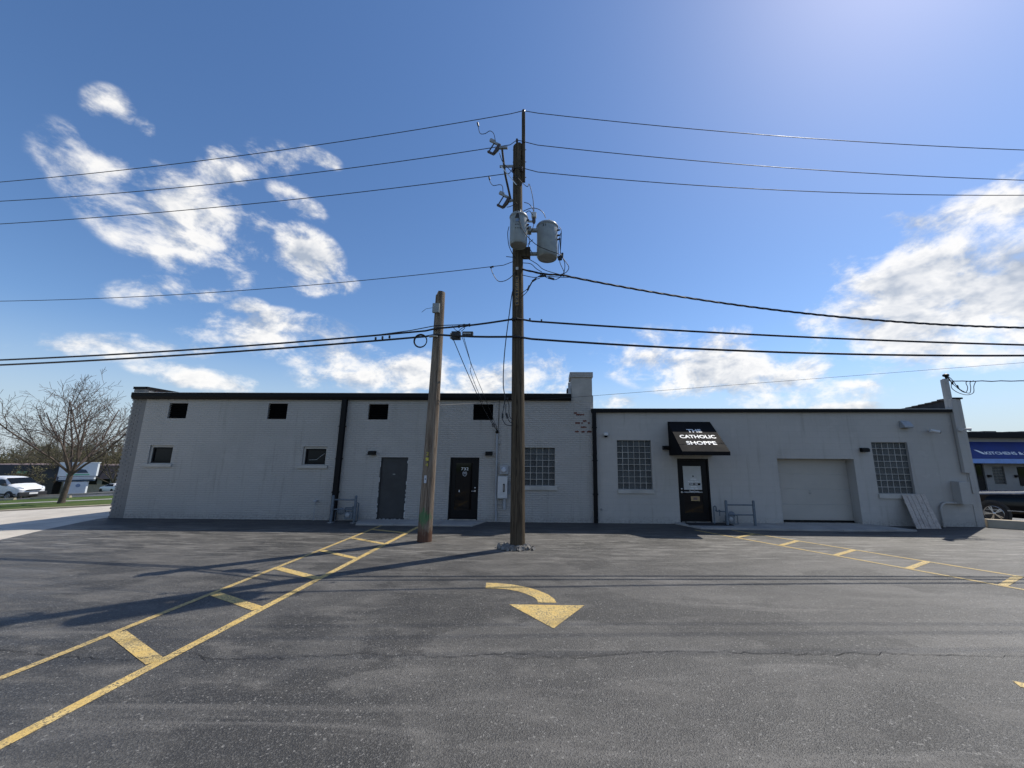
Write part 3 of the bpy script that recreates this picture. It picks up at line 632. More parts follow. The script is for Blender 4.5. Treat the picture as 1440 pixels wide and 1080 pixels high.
MB().box(4.66,4.95,WY+.060,WY+.0675,.72,.87).build('door_card','card_tan',dd); MB().box(4.735,4.87,WY+.058,WY+.0595,.755,.835).build('card_print','brown_metal',dd)
lever(dd,4.365,WY+.05,1.0,1); hinges(dd,5.26,WY+.035,(.30,1.06,1.80))
# end pilaster, stack of the street wall and its copings
pe=MB(); pe.box(13.70,13.965,WY-.02,WY+.40,-.05,4.15); pe.build('pilaster','painted_block',RB)
MB().box(13.68,14.02,WY-.05,WY+.5,4.152,4.205).build('coping','black_trim',RB)
MB().prism([(WY+.05,3.725),(17.,3.725),(17.,3.80),(WY+2.1,3.98),(WY+.05,4.14)],'x',13.60,13.695).build('parapet','roof_dark',RB)
cpm=MB()
for i in range(11):
    y0=WY+.06+i*.26; cpm.box(13.55,13.70,y0,y0+.25,4.125-i*.0195,4.17-i*.0195)
o=cpm.build('coping_tiles','shingle',RB); o['kind']='stuff'
# service chase up the corner
chs=MB(); chs.box(13.53,13.70,WY-.13,WY-.021,1.70,4.14)
chs=chs.build('service_chase','painted_block',RB,bevel=.01)
MB().lathe([(.105,3.6),(.105,4.80),(.10,4.84),(.05,4.87)],(13.62,WY+.05,0),18).build('mast_pipe','painted_block',RB,smooth=True)
MB().box(13.74,13.80,WY-.05,WY-.021,1.05,1.72).box(13.55,13.80,WY-.05,WY-.022,1.70,1.735).build('flat_conduit','painted_block',RB,bevel=.005)

# ------------------------------------------------------------------ fixtures on the walls
def wall_light(x,z,label):
    t=thing('wall_light',label,'wall light',(x,WY,z),0,'black wall lights over the rear doors')
    MB().prism([(-.003,.07),(-.09,.07),(-.15,.035),(-.15,-.055),(-.10,-.065),(-.003,-.065)],'x',-.115,.115).build('housing','black_metal',t,bevel=.006)
    MB().box(-.09,.09,-.13,-.02,-.071,-.066).build('lens','galv',t); return t
wall_light(-6.11,2.215,'black wall light above the flush grey door'); wall_light(-2.10,2.22,'black wall light at upper corner of the black door 732')
wall_light(3.89,2.45,'black wall light beside the black awning'); wall_light(10.46,2.42,'black wall light between garage door and glass block window')
def dome(x,z,label):
    t=thing('security_camera',label,'camera',(x,WY,z)); m=MB(); m.lathe([(.085,-.05),(.085,.03),(.06,.05)],(0,-.09,0),18); m.box(-.03,.03,-.04,-.002,-.03,.03); m.build('housing','white_paint',t,smooth=True)
    MB().lathe([(.015,-.115),(.05,-.095),(.07,-.051)],(0,-.09,0),18).build('lens_dome','black_metal',t,smooth=True)
dome(1.87,2.90,'white dome camera beside the downspout at the building joint')
t=thing('security_camera','white bullet camera under the gutter near the corner pipe','camera',(12.72,WY,3.05)); MB().tube([(-.10,-.16,.02),(.16,-.20,-.03)],.05,12).build('barrel','white_paint',t,smooth=True); MB().tube([(.0,-.003,.03),(.0,-.16,.01)],.02,8).build('arm','white_paint',t); MB().tube([(.14,-.197,-.028),(.18,-.203,-.036)],.046,12).build('lens','black_metal',t)
t=thing('vent_hood','small grey vent hood below the gutter beside bullet camera','vent',(11.94,WY,3.28)); MB().prism([(-.003,.12),(-.05,.12),(-.20,-.06),(-.20,-.12),(-.003,-.12)],'x',-.15,.15).build('hood','grey_paint',t,bevel=.006); MB().box(-.13,.13,-.19,-.02,-.126,-.121).build('grille','void_black',t)
t=thing('floodlight','pale twin floodlight on the corner service pipe','light',(13.66,WY-.13,3.10)); m=MB().box(-.05,.05,-.03,-.003,-.05,.05); m.build('base','white_paint',t)
for s in (-1,1):
    MB().tube([(0,-.03,0),(s*.07,-.09,.02)],.014,8).build('arm','white_paint',t); MB().tube([(s*.07,-.09,.02),(s*.17,-.16,.0)],[.03,.055],12).build('lamp_head','white_paint',t,smooth=True)
t=thing('hose_tap','small dark tap low on the wall beside the downspout','tap',(1.68,WY,.44)); MB().lathe([(.035,0),(.035,.01)],(0,0,0),12,Matrix.Rotation(R(90),4,'X')).build('plate','galv',t); MB().tube([(0,-.003,0),(0,-.07,0),(0,-.09,-.04)],.014,8).build('spout','galv',t)
t=thing('electrical_service','grey conduit with meter and switch box beside black door','electrical panel',(-1.80,WY,0))
MB().tube([(-.045,-.05,2.92),(-.03,-.05,1.5),(0,-.05,.05)],.032,10).build('conduit','grey_paint',t,smooth=True)
for z in (2.55,1.9,.55): MB().box(-.10,.07,-.058,-.004,z,z+.03).build('strap','galv',t)
MB().lathe([(.035,0),(.055,.03),(.05,.09),(.02,.12)],(-.045,-.05,2.90),14).build('weatherhead','black_metal',t,smooth=True)
MB().box(.03,.37,-.16,-.004,.76,1.49).build('switch_box','grey_paint',t,bevel=.008)
MB().box(.045,.355,-.168,-.161,.78,1.47).build('box_cover','white_paint',t,bevel=.004)
MB().box(.225,.275,-.19,-.169,.98,1.24).build('switch_plate','black_metal',t); MB().tube([(.25,-.192,1.02),(.25,-.215,1.20)],.011,6).build('switch_lever','steel',t)
MB().box(.09,.37,-.15,-.004,1.55,1.83).build('meter_socket','grey_paint',t,bevel=.01); MB().lathe([(.085,0),(.085,.05),(.06,.08)],(0,0,0),18,Matrix.Translation((.23,-.15,1.69))@Matrix.Rotation(R(90),4,'X')).build('meter_dial','tag_white',t,smooth=True)
MB().tube([(.27,-.08,.755),(.27,-.08,.41)],.05,12).build('stub_pipe','grey_paint',t,smooth=True)
MB().box(.385,.44,-.13,-.004,.90,1.33).build('side_box','meter_grey',t,bevel=.006)
MB().tube([(-.01,-.06,3.0),(-.01,-.012,3.25),(0,-.012,4.05)],.008,5).build('riser_wire','cable_black',t)
t=thing('electrical_box','grey electrical box with bent conduit beside the leaning boards','electrical box',(13.32,WY,0))
MB().box(-.20,.12,-.28,-.004,.72,1.42).build('cabinet','painted_block',t,bevel=.01); MB().box(.205,.30,-.04,-.004,1.02,1.30).build('hasp_plate','grey_paint',t)
MB().tube([(-.72,-.07,0),(-.72,-.07,.50),(-.70,-.07,.62),(-.63,-.07,.70),(-.54,-.07,.74),(-.25,-.07,.74),(-.15,-.07,.715)],.037,10).build('conduit','painted_block',t,smooth=True)

# gas meters behind their guard rails
def guard(x0,x1,y,h,label):
    t=thing('guard_rail',label,'railing',((x0+x1)/2,y,0),0,'steel rails guarding the gas meters'); L_=(x1-x0)/2
    for s in (-1,1):
        p=MB(); p.lathe([(.042,0),(.042,h-.03),(.036,h),(.015,h+.012)],(s*L_,0,0),14); p.build('post','rail_paint',t,smooth=True)
        MB().lathe([(.11,0),(.11,.012)],(s*L_,0,.001),14).build('base_plate','galv',t)
    for z in (h-.13,h-.43): MB().tube([(-L_+.04,0,z),(L_-.04,0,z)],.021,10).build('rail','rail_paint',t,smooth=True)
guard(-7.08,-6.33,12.86,.84,'grey steel guard rail below the long black downspout'); guard(5.55,6.41,12.80,.80,'grey steel guard rail beside the shop door')
def gas_meter(x,y,flip,label):
    t=thing('gas_meter',label,'gas meter',(x,y,0)); f=flip
    m=MB(); m.tube([(f*.38,0,0),(f*.38,0,.58),(f*.33,0,.60),(f*.30,0,.58),(f*.30,0,.44)],.022,8); m.tube([(f*.30,0,.44),(-f*.05,0,.44)],.02,8); m.build('riser_pipe','rail_paint',t,smooth=True)
    MB().tube([(f*.20,0,.44),(f*.20,0,.30)],.018,8).build('drop_pipe','rail_paint',t); MB().tube([(-f*.04,0,.44),(-f*.04,0,.10),(-f*.04,.35,.10)],.02,8).build('outlet_pipe','rail_paint',t)
    MB().box(-.02,.24,-.09,.09,.08,.32).build('meter_body','meter_grey',t,bevel=.03); MB().lathe([(.07,0),(.07,.03),(.05,.045)],(0,0,0),16,Matrix.Translation((.10,-.09,.22))@Matrix.Rotation(R(90),4,'X')).build('meter_index','grey_paint',t,smooth=True)
    MB().lathe([(.10,-.02),(.115,0),(.10,.02),(.03,.05)],(0,0,0),18,Matrix.Translation((-f*.16,-.04,.34))@Matrix.Rotation(R(80),4,'X')).build('regulator','meter_grey',t,smooth=True)
    MB().tube([(-f*.16,-.02,.34),(-f*.30,.0,.34),(-f*.36,.0,.30),(-f*.36,.0,.02)],.013,8).build('vent_pipe','rail_paint',t)
    for q in (f*.30,f*.20): MB().lathe([(.03,-.02),(.03,.02)],(q,0,.47),10).build('valve','rail_paint',t)
gas_meter(-6.68,13.02,1,'gas meter with pipes behind rail under the downspout'); gas_meter(5.62,13.02,-1,'gas meter with pipes behind rail next to shop door')
t=thing('standpipe','thin capped pipe standing against the white brick wall','pipe',(-7.86,WY-.10,0)); MB().tube([(0,0,0),(0,0,.60)],.012,8).build('pipe','grey_paint',t); MB().lathe([(.06,.60),(.065,.63),(.05,.66)],(0,0,0),14).build('cap','grey_paint',t,smooth=True)
# door mat
tag(MB().box(4.34,5.72,12.72,13.20,.052,.066).build('door_mat','mat_rubber',bevel=.004),'black rubber mat in front of the shop door','door mat')

# awning
A=thing('awning','black fabric awning with white lettering over the shop door','awning',(4.72,WY,2.2))
ax0,ax1=-.72,.72; yf=-1.34; zt=1.14; zv=.115
m=MB(); m.add([(ax0,-.004,zt),(ax1,-.004,zt),(ax1,yf,zv),(ax0,yf,zv),(ax0,yf,0),(ax1,yf,0),(ax0,-.004,0),(ax1,-.004,0)],[(0,1,2,3),(3,2,5,4),(0,3,4,6),(1,7,5,2)])
m.build('canopy','awning_black',A)
for p,q in [((ax0+.012,yf+.012,.012),(ax1-.012,yf+.012,.012)),((ax0+.012,yf+.012,.012),(ax0+.012,-.02,.012)),((ax1-.012,yf+.012,.012),(ax1-.012,-.02,.012)),((ax0+.012,yf+.014,zv-.02),(ax0+.012,-.02,zt-.03)),((ax1-.012,yf+.014,zv-.02),(ax1-.012,-.02,zt-.03)),((0,yf+.014,zv-.02),(0,-.02,zt-.03))]:
    MB().tube([p,q],.0115,8).build('frame_tube','white_paint',A)
sl_=Vector((0,yf,zv-zt)); ln=sl_.length; nrm=Vector((0,zt-zv,yf)); nrm=Vector((0,-(zt-zv),-yf)).normalized(); upv=-sl_.normalized()
def on_slope(s):
    p=Vector((0,-.004,zt))+sl_*s+nrm*.004
    X=Vector((1,0,0)); return Matrix(((X.x,upv.x,nrm.x,p.x),(X.y,upv.y,nrm.y,p.y),(X.z,upv.z,nrm.z,p.z),(0,0,0,1)))
for txt,s,w in [('THE',.385,.47),('CATHOLIC',.585,1.14),('SHOPPE',.79,.93)]:
    text_mesh('lettering',txt,.25,'letter_white',on_slope(s),A,width=w,offset=.007,extrude=.001)

# boards leaning on the wall
t=thing('wooden_panel','weathered grey plank panel leaning under the glass block window','wooden panel',(0,0,0))
b0,b1=Vector((11.33,12.80,0)),Vector((12.13,12.84,0)); t0,t1=Vector((11.42,13.235,.98)),Vector((12.16,13.235,1.0))
ws=[0,.2,.37,.57,.8,1.0]
for i in range(5):
    u,v=ws[i]+.010,ws[i+1]-.010; q=rng.uniform(-.012,.012); vs=[]
    for off in (0,-.022):
        for (p0,p1,e) in ((b0,b1,0),(t0,t1,q)):
            for s in (u,v):
                p=p0.lerp(p1,s); d_=(t0-b0).normalized(); nn=Vector((0,-d_.z,d_.y)); vs.append(p+nn*(.028+off+rng.uniform(-.002,.002))+d_*e+Vector((0,0,.003)))
    MB().add(vs,[(0,1,3,2),(4,6,7,5),(0,4,5,1),(2,3,7,6),(0,2,6,4),(1,5,7,3)]).build('plank','grey_plank',t)
for s in (.2,.78):
    vs=[]; d_=(t0-b0).normalized(); nn=Vector((0,-d_.z,d_.y))
    for off in (.004,-.03):
        for ds in (-.05,.05):
            for e in (.02,.98): vs.append(b0.lerp(t0,s).lerp(b1.lerp(t1,s),e)+d_*ds+nn*off)
    MB().add(vs,[(0,1,3,2),(4,6,7,5),(0,4,5,1),(2,3,7,6),(0,2,6,4),(1,5,7,3)]).build('batten','grey_plank',t)

# ------------------------------------------------------------------ utility poles
def catmull(pts,k=8):
    pts=[Vector(p) for p in pts]; P=[pts[0]*2-pts[1]]+pts+[pts[-1]*2-pts[-2]]; out=[]
    for i in range(1,len(P)-2):
        for j in range(k):
            t=j/k; a,b,c,d=P[i-1],P[i],P[i+1],P[i+2]
            out.append(.5*((2*b)+(c-a)*t+(2*a-5*b+4*c-d)*t*t+(3*b-a-3*c+d)*t**3))
    return out+[pts[-1]]
def wood_shaft(h,r0,r1,n=28,top=None,seed=1):
    m=MB(); rr=random.Random(seed); K=16; ph=[rr.uniform(0,6.28) for _ in range(4)]
    for i in range(K+1):
        t=i/K; r=r0+(r1-r0)*t
        for j in range(n):
            an=2*math.pi*j/n; q=r*(1+.012*math.sin(3*an+ph[0]+t*2)+.010*math.sin(7*an+ph[1]+t)+.006*math.sin(13*an+ph[2]))
            z=h*t
            if i==0: z=-.3
            if i==K and top: z+=top(math.cos(an),math.sin(an))
            m.v.append((q*math.cos(an)+.02*math.sin(t*3+ph[3]),q*math.sin(an),z))
    for i in range(K):
        for j in range(n): m.f.append((i*n+j,i*n+(j+1)%n,(i+1)*n+(j+1)%n,(i+1)*n+j))
    m.f.append(tuple(K*n+j for j in range(n))); return m
CP=Vector((-.80,9.62,0))
U=thing('utility_pole','tall dark wooden utility pole carrying transformers and a top extension','utility pole',CP); U.rotation_euler=(0,-.0155,0)
wood_shaft(10.95,.178,.125,seed=4,top=lambda c,s:.05*c).build('shaft','pole_dark',U,smooth=True)
ext=MB(); ext.box(-.05,.05,-.035,.035,9.75,12.03,Matrix.Translation((.16,-.02,0))); ext=ext.build('top_extension','pole_dark',U,bevel=.008)
MB().lathe([(.035,12.03),(.05,12.06),(.05,12.12),(.03,12.16)],(.16,-.02,0),12).build('insulator','ceramic_brown',ext,smooth=True)
for z in (9.9,10.4,10.8): MB().tube([(-.15,-.02,z),(.24,-.02,z)],.012,6).build('bolt','galv',U)
for z,dx in ((11.0,-.02),(10.08,.12),(10.08,-.13)): MB().tube([(dx,-.08,z-.05),(dx,-.13,z-.02),(dx,-.13,z+.06)],[.02,.035,.03],8).build('insulator','ceramic_brown',U,smooth=True)
# cutout bracket
br=MB(); br.box(-.66,-.30,-.05,.02,10.86,10.91); br=br.build('bracket_arm','galv',U)
MB().tube([(-.46,-.02,10.86),(-.36,-.03,10.0),(-.20,-.03,9.2)],.03,8).build('brace','pole_dark',br)
MB().box(-.52,-.12,-.04,.0,10.24,10.30).build('bracket_arm','galv',U); MB().tube([(-.46,-.10,10.2),(-.02,-.16,9.55)],.012,6).build('guy_strut','bright_wire',U)
MB().box(-.30,-.10,-.04,.0,9.16,9.21).build('bracket_arm','galv',U)
# number strip
st=MB().box(-.028,.028,-.172,-.158,6.02,6.80,Matrix.Identity(4)).build('number_strip','plastic_black',U)
fr_=MB(); fr_.box(-.036,-.029,-.174,-.158,6.0,6.82); fr_.box(.029,.036,-.174,-.158,6.0,6.82); fr_.box(-.028,.028,-.174,-.158,6.803,6.82); fr_.box(-.028,.028,-.174,-.158,6.0,6.017); fr_.build('strip_frame','card_tan',st)
text_mesh('pole_number','489124',.085,'card_tan',Matrix.Translation((0,-.1735,6.41))@Matrix.Rotation(R(90),4,'X')@Matrix.Rotation(R(-90),4,'Z')@Matrix.Translation((0,-.03,0)),st,width=.66,extrude=.0005)
MB().box(-.035,.035,-.176,-.16,7.0,7.075).build('number_plate','letter_dim',U)
# rubble round the foot
def rubble():
    m=MB(); rr=random.Random(5)
    for i in range(330):
        an=rr.uniform(0,6.283); r=.17+abs(rr.gauss(0,.10)); x,y=CP.x+r*math.cos(an)*1.15-.03,CP.y+r*math.sin(an)*.8; s=rr.uniform(.012,.05)
        if y>CP.y+.25: continue
        M=Matrix.Translation((x,y,s*.5+max(0,.34-r)*.22))@Euler((rr.uniform(0,3),rr.uniform(0,3),rr.uniform(0,3))).to_matrix().to_4x4()
        vs=[M@Vector((s*a*rr.uniform(.6,1.2),s*b*rr.uniform(.6,1.2),s*c*rr.uniform(.5,1.))) for a in(-1,1) for b in(-1,1) for c in(-1,1)]
        m.add(vs,[(0,1,3,2),(4,6,7,5),(0,4,5,1),(2,3,7,6),(0,2,6,4),(1,5,7,3)])
    return m
tag(rubble().build('rubble','stone_a'),'loose broken stones heaped round the tall utility pole foot','rubble',kind='stuff')
dirt=MB(); rr=random.Random(8); n=26
dirt.v=[(CP.x+(.30+rr.uniform(-.06,.07))*math.cos(6.283*i/n)-.03,CP.y-.03+(.25+rr.uniform(-.05,.06))*math.sin(6.283*i/n),.0065) for i in range(n)]; dirt.f=[tuple(range(n))]
dirt.build('dirt_patch','crack_fill',lot)
# transformers
def transformer(x,y,z0,r,h,label,n_bush,mount):
    t=thing('transformer',label,'transformer',(x,y,z0),0,'grey pole transformers')
    MB().lathe([(r*.86,0.02),(r*.90,0),(r*.96,.03),(r,.05),(r,h-.10),(r*1.04,h-.09),(r*1.04,h-.03),(r*.97,h),(r*.6,h+.05),(r*.15,h+.065)],(0,0,0),32).build('tank','trafo_grey',t,smooth=True)
    MB().lathe([(r*1.05,h-.075),(r*1.075,h-.07),(r*1.075,h-.045),(r*1.05,h-.04)],(0,0,0),32).build('lid_band','galv',t,smooth=True)
    for i in range(n_bush):
        a=R(70+i*60); bx,by=r*.5*math.cos(a),r*.5*math.sin(a)*.4
        MB().lathe([(.035,h+.01),(.05,h+.05),(.03,h+.07),(.045,h+.10),(.028,h+.12),(.035,h+.15),(.012,h+.19),(.01,h+.24)],(bx,by,0),12).build('bushing','porcelain',t,smooth=True)
    sd=1 if mount>0 else -1
    for z in (h*.80,h*.64,h*.52):
        MB().tube([(r*.94*.9,-r*.25,z),(r*1.2,-r*.28,z+.02)],[.028,.022],8).build('side_lug','ceramic_brown',t,smooth=True)
    return t
T1=transformer(-.86,9.16,7.52,.23,.86,'small grey transformer hung on the front of the utility pole',1,1)
MB().box(-.06,.03,-.242,-.228,.55,.63).build('warning_label','sign_blue',T1); MB().prism([(-.08,.66),(.03,.66),(.0,.80),(-.02,.86),(-.05,.74)],'y',-.240,-.228).build('stencil_mark','plastic_black',T1)
for i in range(5): MB().box(-.07+(i%3)*.06,-.045+(i%3)*.06,-.241,-.23,.36+.10*(i//3),.38+.10*(i//3)).build('stencil_mark','plastic_black',T1)
MB().box(-.07,.07,.20,.33,.2,.26).build('mount_lug','galv',T1); MB().box(-.07,.07,.20,.33,.75,.81).build('mount_lug','galv',T1)
T2=transformer(-.11,9.60,7.40,.285,.98,'large grey transformer hung out to the side on two brackets',1,-1)
MB().box(-.44,-.24,-.05,.05,.80,.88).build('bracket','trafo_grey',T2,bevel=.01); MB().box(-.50,-.22,-.05,.05,.10,.17).build('bracket','trafo_grey',T2,bevel=.01)
MB().box(-.70,-.44,-.09,.09,.76,.92).build('pole_clamp','trafo_grey',T2,bevel=.01); MB().box(-.72,-.46,-.09,.09,.02,.30).build('pole_clamp','pole_dark',T2,bevel=.01)
for sx in (-.11,-.05): MB().box(sx,sx+.02,-.285,-.27,.80,.86).build('rating_mark','plastic_black',T2)
def cutout(x,y,z,label):
    t=thing('fuse_cutout',label,'fuse cutout',(x,y,z),0,'fuse cutouts')
    M=Matrix.Rotation(R(28),4,'Y')
    MB().tube([M@Vector((.08,0,-.16)),M@Vector((.10,0,0)),M@Vector((.08,0,.17))],[.045,.06,.045],10).build('insulator_body','ceramic_brown',t,smooth=True)
    MB().tube([M@Vector((-.08,0,-.17)),M@Vector((-.08,0,.15))],.018,8).build('fuse_tube','plastic_black',t)
    MB().box(-.12,.12,-.03,.03,.14,.20,M).build('top_contact','galv',t,bevel=.008); MB().box(-.11,.10,-.03,.03,-.20,-.15,M).build('hinge_contact','ceramic_brown',t,bevel=.006)
    MB().box(-.24,-.10,-.035,.035,.15,.24,M).build('hood','galv',t,bevel=.01)
    MB().tube([M@Vector((.10,0,0)),Vector((.28,0,.02))],.016,6).build('mount','galv',t)
cutout(-1.66,9.60,10.86,'upper fuse cutout on the bracket arm beside the pole top'); cutout(-1.34,9.60,9.14,'lower fuse cutout on the pole above the transformers')
t=thing('surge_arrester','small pale surge arrester between the two transformers','arrester',(-.48,9.55,8.50)); MB().lathe([(.03,-.08),(.05,-.04),(.05,.06),(.03,.08)],(0,0,0),12).build('body','ceramic_brown',t,smooth=True); MB().box(-.07,.07,-.06,.06,.10,.24).build('cap','porcelain',t,bevel=.02); MB().box(-.25,.0,-.02,.02,-.04,.0).build('bracket','galv',t)

# short weathered pole
LP=Vector((-3.18,10.26,0))
S=thing('utility_pole','short weathered brown pole with green paint and rusty foot','utility pole',LP)
wood_shaft(6.62,.182,.128,seed=9,top=lambda c,s:(.10 if c>-.35 else 0.)).build('shaft','pole_old',S,smooth=True)
MB().box(-.13,.06,-.20,-.12,6.05,6.32,Matrix.Translation((.0,.0,0))).build('junction_box','trafo_grey',S,bevel=.008); MB().tube([(-.12,-.16,6.2),(-.30,-.20,6.15),(-.42,-.2,6.05)],.006,5).build('loose_wire','cable_black',S)
MB().tube([(-.17,-.16,5.36),(.05,-.19,5.37)],.035,8).build('cable_clamp','bright_wire',S)
for i,cg in enumerate('214'):
    pz=2.19-i*.14
    text_mesh('pole_digit',cg,.12,'tag_yellow',FRONT(-.02,-.179,pz-.05),S,width=.075,offset=.0,extrude=.002)
MB().box(-.065,-.005,-.182,-.170,1.44,1.63).build('pole_tag','tag_white',S); MB().box(-.045,-.025,-.1835,-.1825,1.52,1.56).build('tag_print','plastic_black',S)
for i in range(9):
    an=rng.uniform(-2.6,-.5); z=rng.uniform(.8,2.6); MB().tube([(.165*math.cos(an),.165*math.sin(an),z),(.185*math.cos(an),.185*math.sin(an),z+.003)],.006,5).build('nail','galv',S)

# ------------------------------------------------------------------ wires
def quad(a,b,c): return lambda x:a*x*x+b*x+c
def line_pts(x0,x1,y0,px,m,zf,k=40): return [(x0+(x1-x0)*i/k,y0+m*((x0+(x1-x0)*i/k)-px),zf(x0+(x1-x0)*i/k)) for i in range(k+1)]
def blend(pts,end):   # pull the first point onto its support
    pts[0]=end; return pts
def wire(name,label,pts,r,mat='wire_grey',n=6,cat='wire',group=None):
    return tag(MB().tube(pts,r,n).build(name,mat,smooth=True),label,cat,group)
def twoway(zl,zr,aL,aR):
    L_=line_pts(-1.2,-36,9.6,-.8,-.06,zl)[::-1]; R_=line_pts(-.4,36,9.6,-.8,.03,zr); return L_+[aL]+([aR] if aR else [])+R_
wire('power_line','highest bare wire crossing the top of the pole extension',twoway(quad(.00304,.13711,12.21545),quad(.00319,-.11604,12.00338),(-.83,9.6,12.13),None),.0105)
wire('power_line','bare wire held at the very top of the wooden shaft',twoway(quad(.00345,.12361,11.13776),quad(.0033,-.11206,10.91955),(-.99,9.5,11.04),None),.0105)
wire('power_line','third bare wire down, just above the lower fuse cutout',twoway(quad(.00253,.09887,10.17053),quad(.00441,-.09791,10.04194),(-1.08,9.49,10.12),(-.84,9.49,10.12)),.0105)
wire('neutral_line','thin wire running from below the small transformer towards the bare tree',[(-1.02,9.5,7.26)]+line_pts(-1.3,-36,9.6,-.8,-.06,quad(.00347,.10207,7.35055)),.009)
# triplex: two strands twisted round the messenger
def twist(path,r,rad,turn,ph):
    out=[]; s=0; path=[Vector(p) for p in path]
    for i,p in enumerate(path):
        if i: s+=(p-path[i-1]).length
        a=s/turn*6.283+ph; out.append(p+Vector((0,math.cos(a)*rad,math.sin(a)*rad)))
    return out
trip=[(-.78,9.55,7.06),(-.2,9.6,6.95)]+line_pts(.3,34,9.6,-.8,.03,quad(.0081,-.21534,6.99),120); trip=catmull(trip,3)
tw=thing('service_cable','twisted black service cable sagging away from the transformers','cable'); 
for i in range(3): MB().tube(twist(trip,0,.017,.9,i*2.09),.0135,5).build('strand','cable_black',tw,smooth=True)
def cable_through(zl,zr,pl,pc): 
    L_=line_pts(-3.5,-36,10.2,-3.17,-.06,zl)[::-1]; R_=line_pts(-.5,36,9.6,-.8,.03,zr); return L_+[pl]+[tuple(Vector(pl).lerp(Vector(pc),i/6)+Vector((0,0,-.03*math.sin(i/6*3.14)))) for i in range(1,6)]+[pc]+R_
wire('telephone_cable','upper thick black cable strapped to both poles',cable_through(quad(.00195,.08867,5.8488),quad(.0018,-.06224,5.58561),(-3.17,10.07,5.58),(-.88,9.44,5.63)),.026,'cable_black',8,'cable')
wire('telephone_cable','lower thick black cable strapped to both poles',cable_through(quad(.00165,.082,5.66355),quad(.00316,-.06311,5.09832),(-3.17,10.06,5.40),(-.88,9.44,5.14)),.028,'cable_black',8,'cable')
wire('lashing_wire','thin messenger strand just above the upper telephone cable',[(-5.4,10.3,5.40),(-4.6,10.2,5.47),(-3.9,10.1,5.53),(-3.17,10.06,5.66),(-2.6,9.93,5.63),(-2.2,9.8,5.60)],.012,'cable_black')
for (x,y,z) in [(-4.9,10.22,5.43),(-4.7,10.2,5.45),(-4.5,10.19,5.47),(-2.5,9.92,5.68),(-2.35,9.87,5.69),(-2.2,9.84,5.69),(-1.0,9.46,5.71),(-.55,9.47,5.70),(-.25,9.5,5.68)]:
    tag(MB().box(-.02,.02,-.02,.02,-.05,.03).build('cable_clip','cable_black',loc=(x,y,z-.085)),'tiny black clip on the upper telephone cable','clip','clips on the telephone cable')
# splice boxes on the cables
t=thing('splice_box','black cable splice case hanging from the lower telephone cable','splice box',(-2.58,9.98,5.36)); MB().box(-.12,.12,-.07,.07,-.13,.09).build('case','cable_black',t,bevel=.015); MB().box(.17,.46,-.05,.05,-.02,.09).build('terminal','cable_black',t,bevel=.01); MB().box(.20,.42,-.056,-.051,.01,.05).build('terminal_label','galv',t); MB().box(-.16,-.125,-.05,.05,-.1,.05).build('end_cap','porcelain',t)
for q in [[(-2.7,9.98,5.62),(-2.6,9.98,5.50),(-2.5,9.98,5.46)],[(-2.45,9.95,5.62),(-2.35,9.95,5.55),(-2.45,9.97,5.46)],[(-2.2,9.9,5.60),(-2.4,9.95,5.56),(-2.55,9.98,5.45)]]:
    MB().tube(catmull([tuple(Vector(p)-Vector((-2.58,9.98,5.36))) for p in q],5),.009,5).build('jumper','cable_black',t)
# coil
cl=thing('cable_coil','loop of spare black cable hanging beside the short pole','cable coil',(-3.58,10.08,5.22))
for k_ in range(3):
    r_=.165+.008*k_; MB().tube([(r_*math.cos(a/18*3.1416),-.012*k_,r_*math.sin(a/18*3.1416)*(1+.03*k_)) for a in range(37)],.011,6,False).build('turn','cable_black',cl,smooth=True)
# service drops to the weatherhead
G3='drop wires from the splice case to the wall conduit'
DL=['thickest slack drop wire from splice case to wall conduit','straight thin drop wire from splice terminal to wall conduit','thin drop wire with a kink below the splice terminal']
for i,(a,b,c,d) in enumerate([((-2.66,9.98,5.25),(-2.45,11.1,4.50),(-2.15,12.6,3.55),(-1.86,13.2,3.02)),((-2.40,9.95,5.28),(-2.28,10.9,4.65),(-2.02,12.4,3.70),(-1.90,13.15,3.22)),((-2.36,9.95,5.28),(-2.30,10.7,4.72),(-2.33,10.9,4.5),(-2.2,12.3,3.80))]):
    wire('drop_wire',DL[i],catmull([a,b,c,d],8),.012 if i==0 else .008,'cable_black',6,'wire',G3)
wire('drop_wire','curled black pigtail at the top of the wall conduit',catmull([(-2.05,13.12,3.38),(-1.98,13.15,3.27),(-1.93,13.18,3.16),(-1.99,13.16,3.12),(-2.0,13.14,3.22),(-1.90,13.18,3.2),(-1.86,13.2,3.08),(-1.845,13.22,3.02)],6),.012,'cable_black')
wire('drop_wire','long thin black cable hanging down the left of the tall pole',catmull([(-.98,9.52,6.5),(-1.03,9.5,6.35),(-1.10,9.5,5.7),(-1.16,9.5,5.1),(-1.20,9.5,4.5),(-1.20,9.5,3.9),(-1.15,9.5,3.55),(-1.18,9.5,3.3)],8),.013,'cable_black')
t=thing('cable_tails','black cable tails with splice sleeves looped beside the tall pole','cable',(-1.1,9.5,3.15))
for q in ([(-.06,0,.2),(-.10,0,.02),(-.10,0,-.12),(0,0,-.26),(.16,0,-.28)],[(-.02,0,.25),(-.02,0,.05),(.03,0,-.10),(.10,0,-.2),(.18,0,-.22)],[(-.02,0,.42),(.05,0,.25),(.06,0,.05),(.09,0,-.08),(.18,0,-.16)]): MB().tube(catmull(q,6),.009,5).build('tail','cable_black',t)
MB().tube([(-.10,0,.02),(-.10,0,-.10)],.024,8).build('sleeve','cable_black',t); MB().tube([(-.01,0,.02),(.03,0,-.10)],.026,8).build('sleeve','cable_black',t); MB().tube([(.02,0,.42),(.02,0,.38)],.02,8).build('sleeve','cable_black',t)
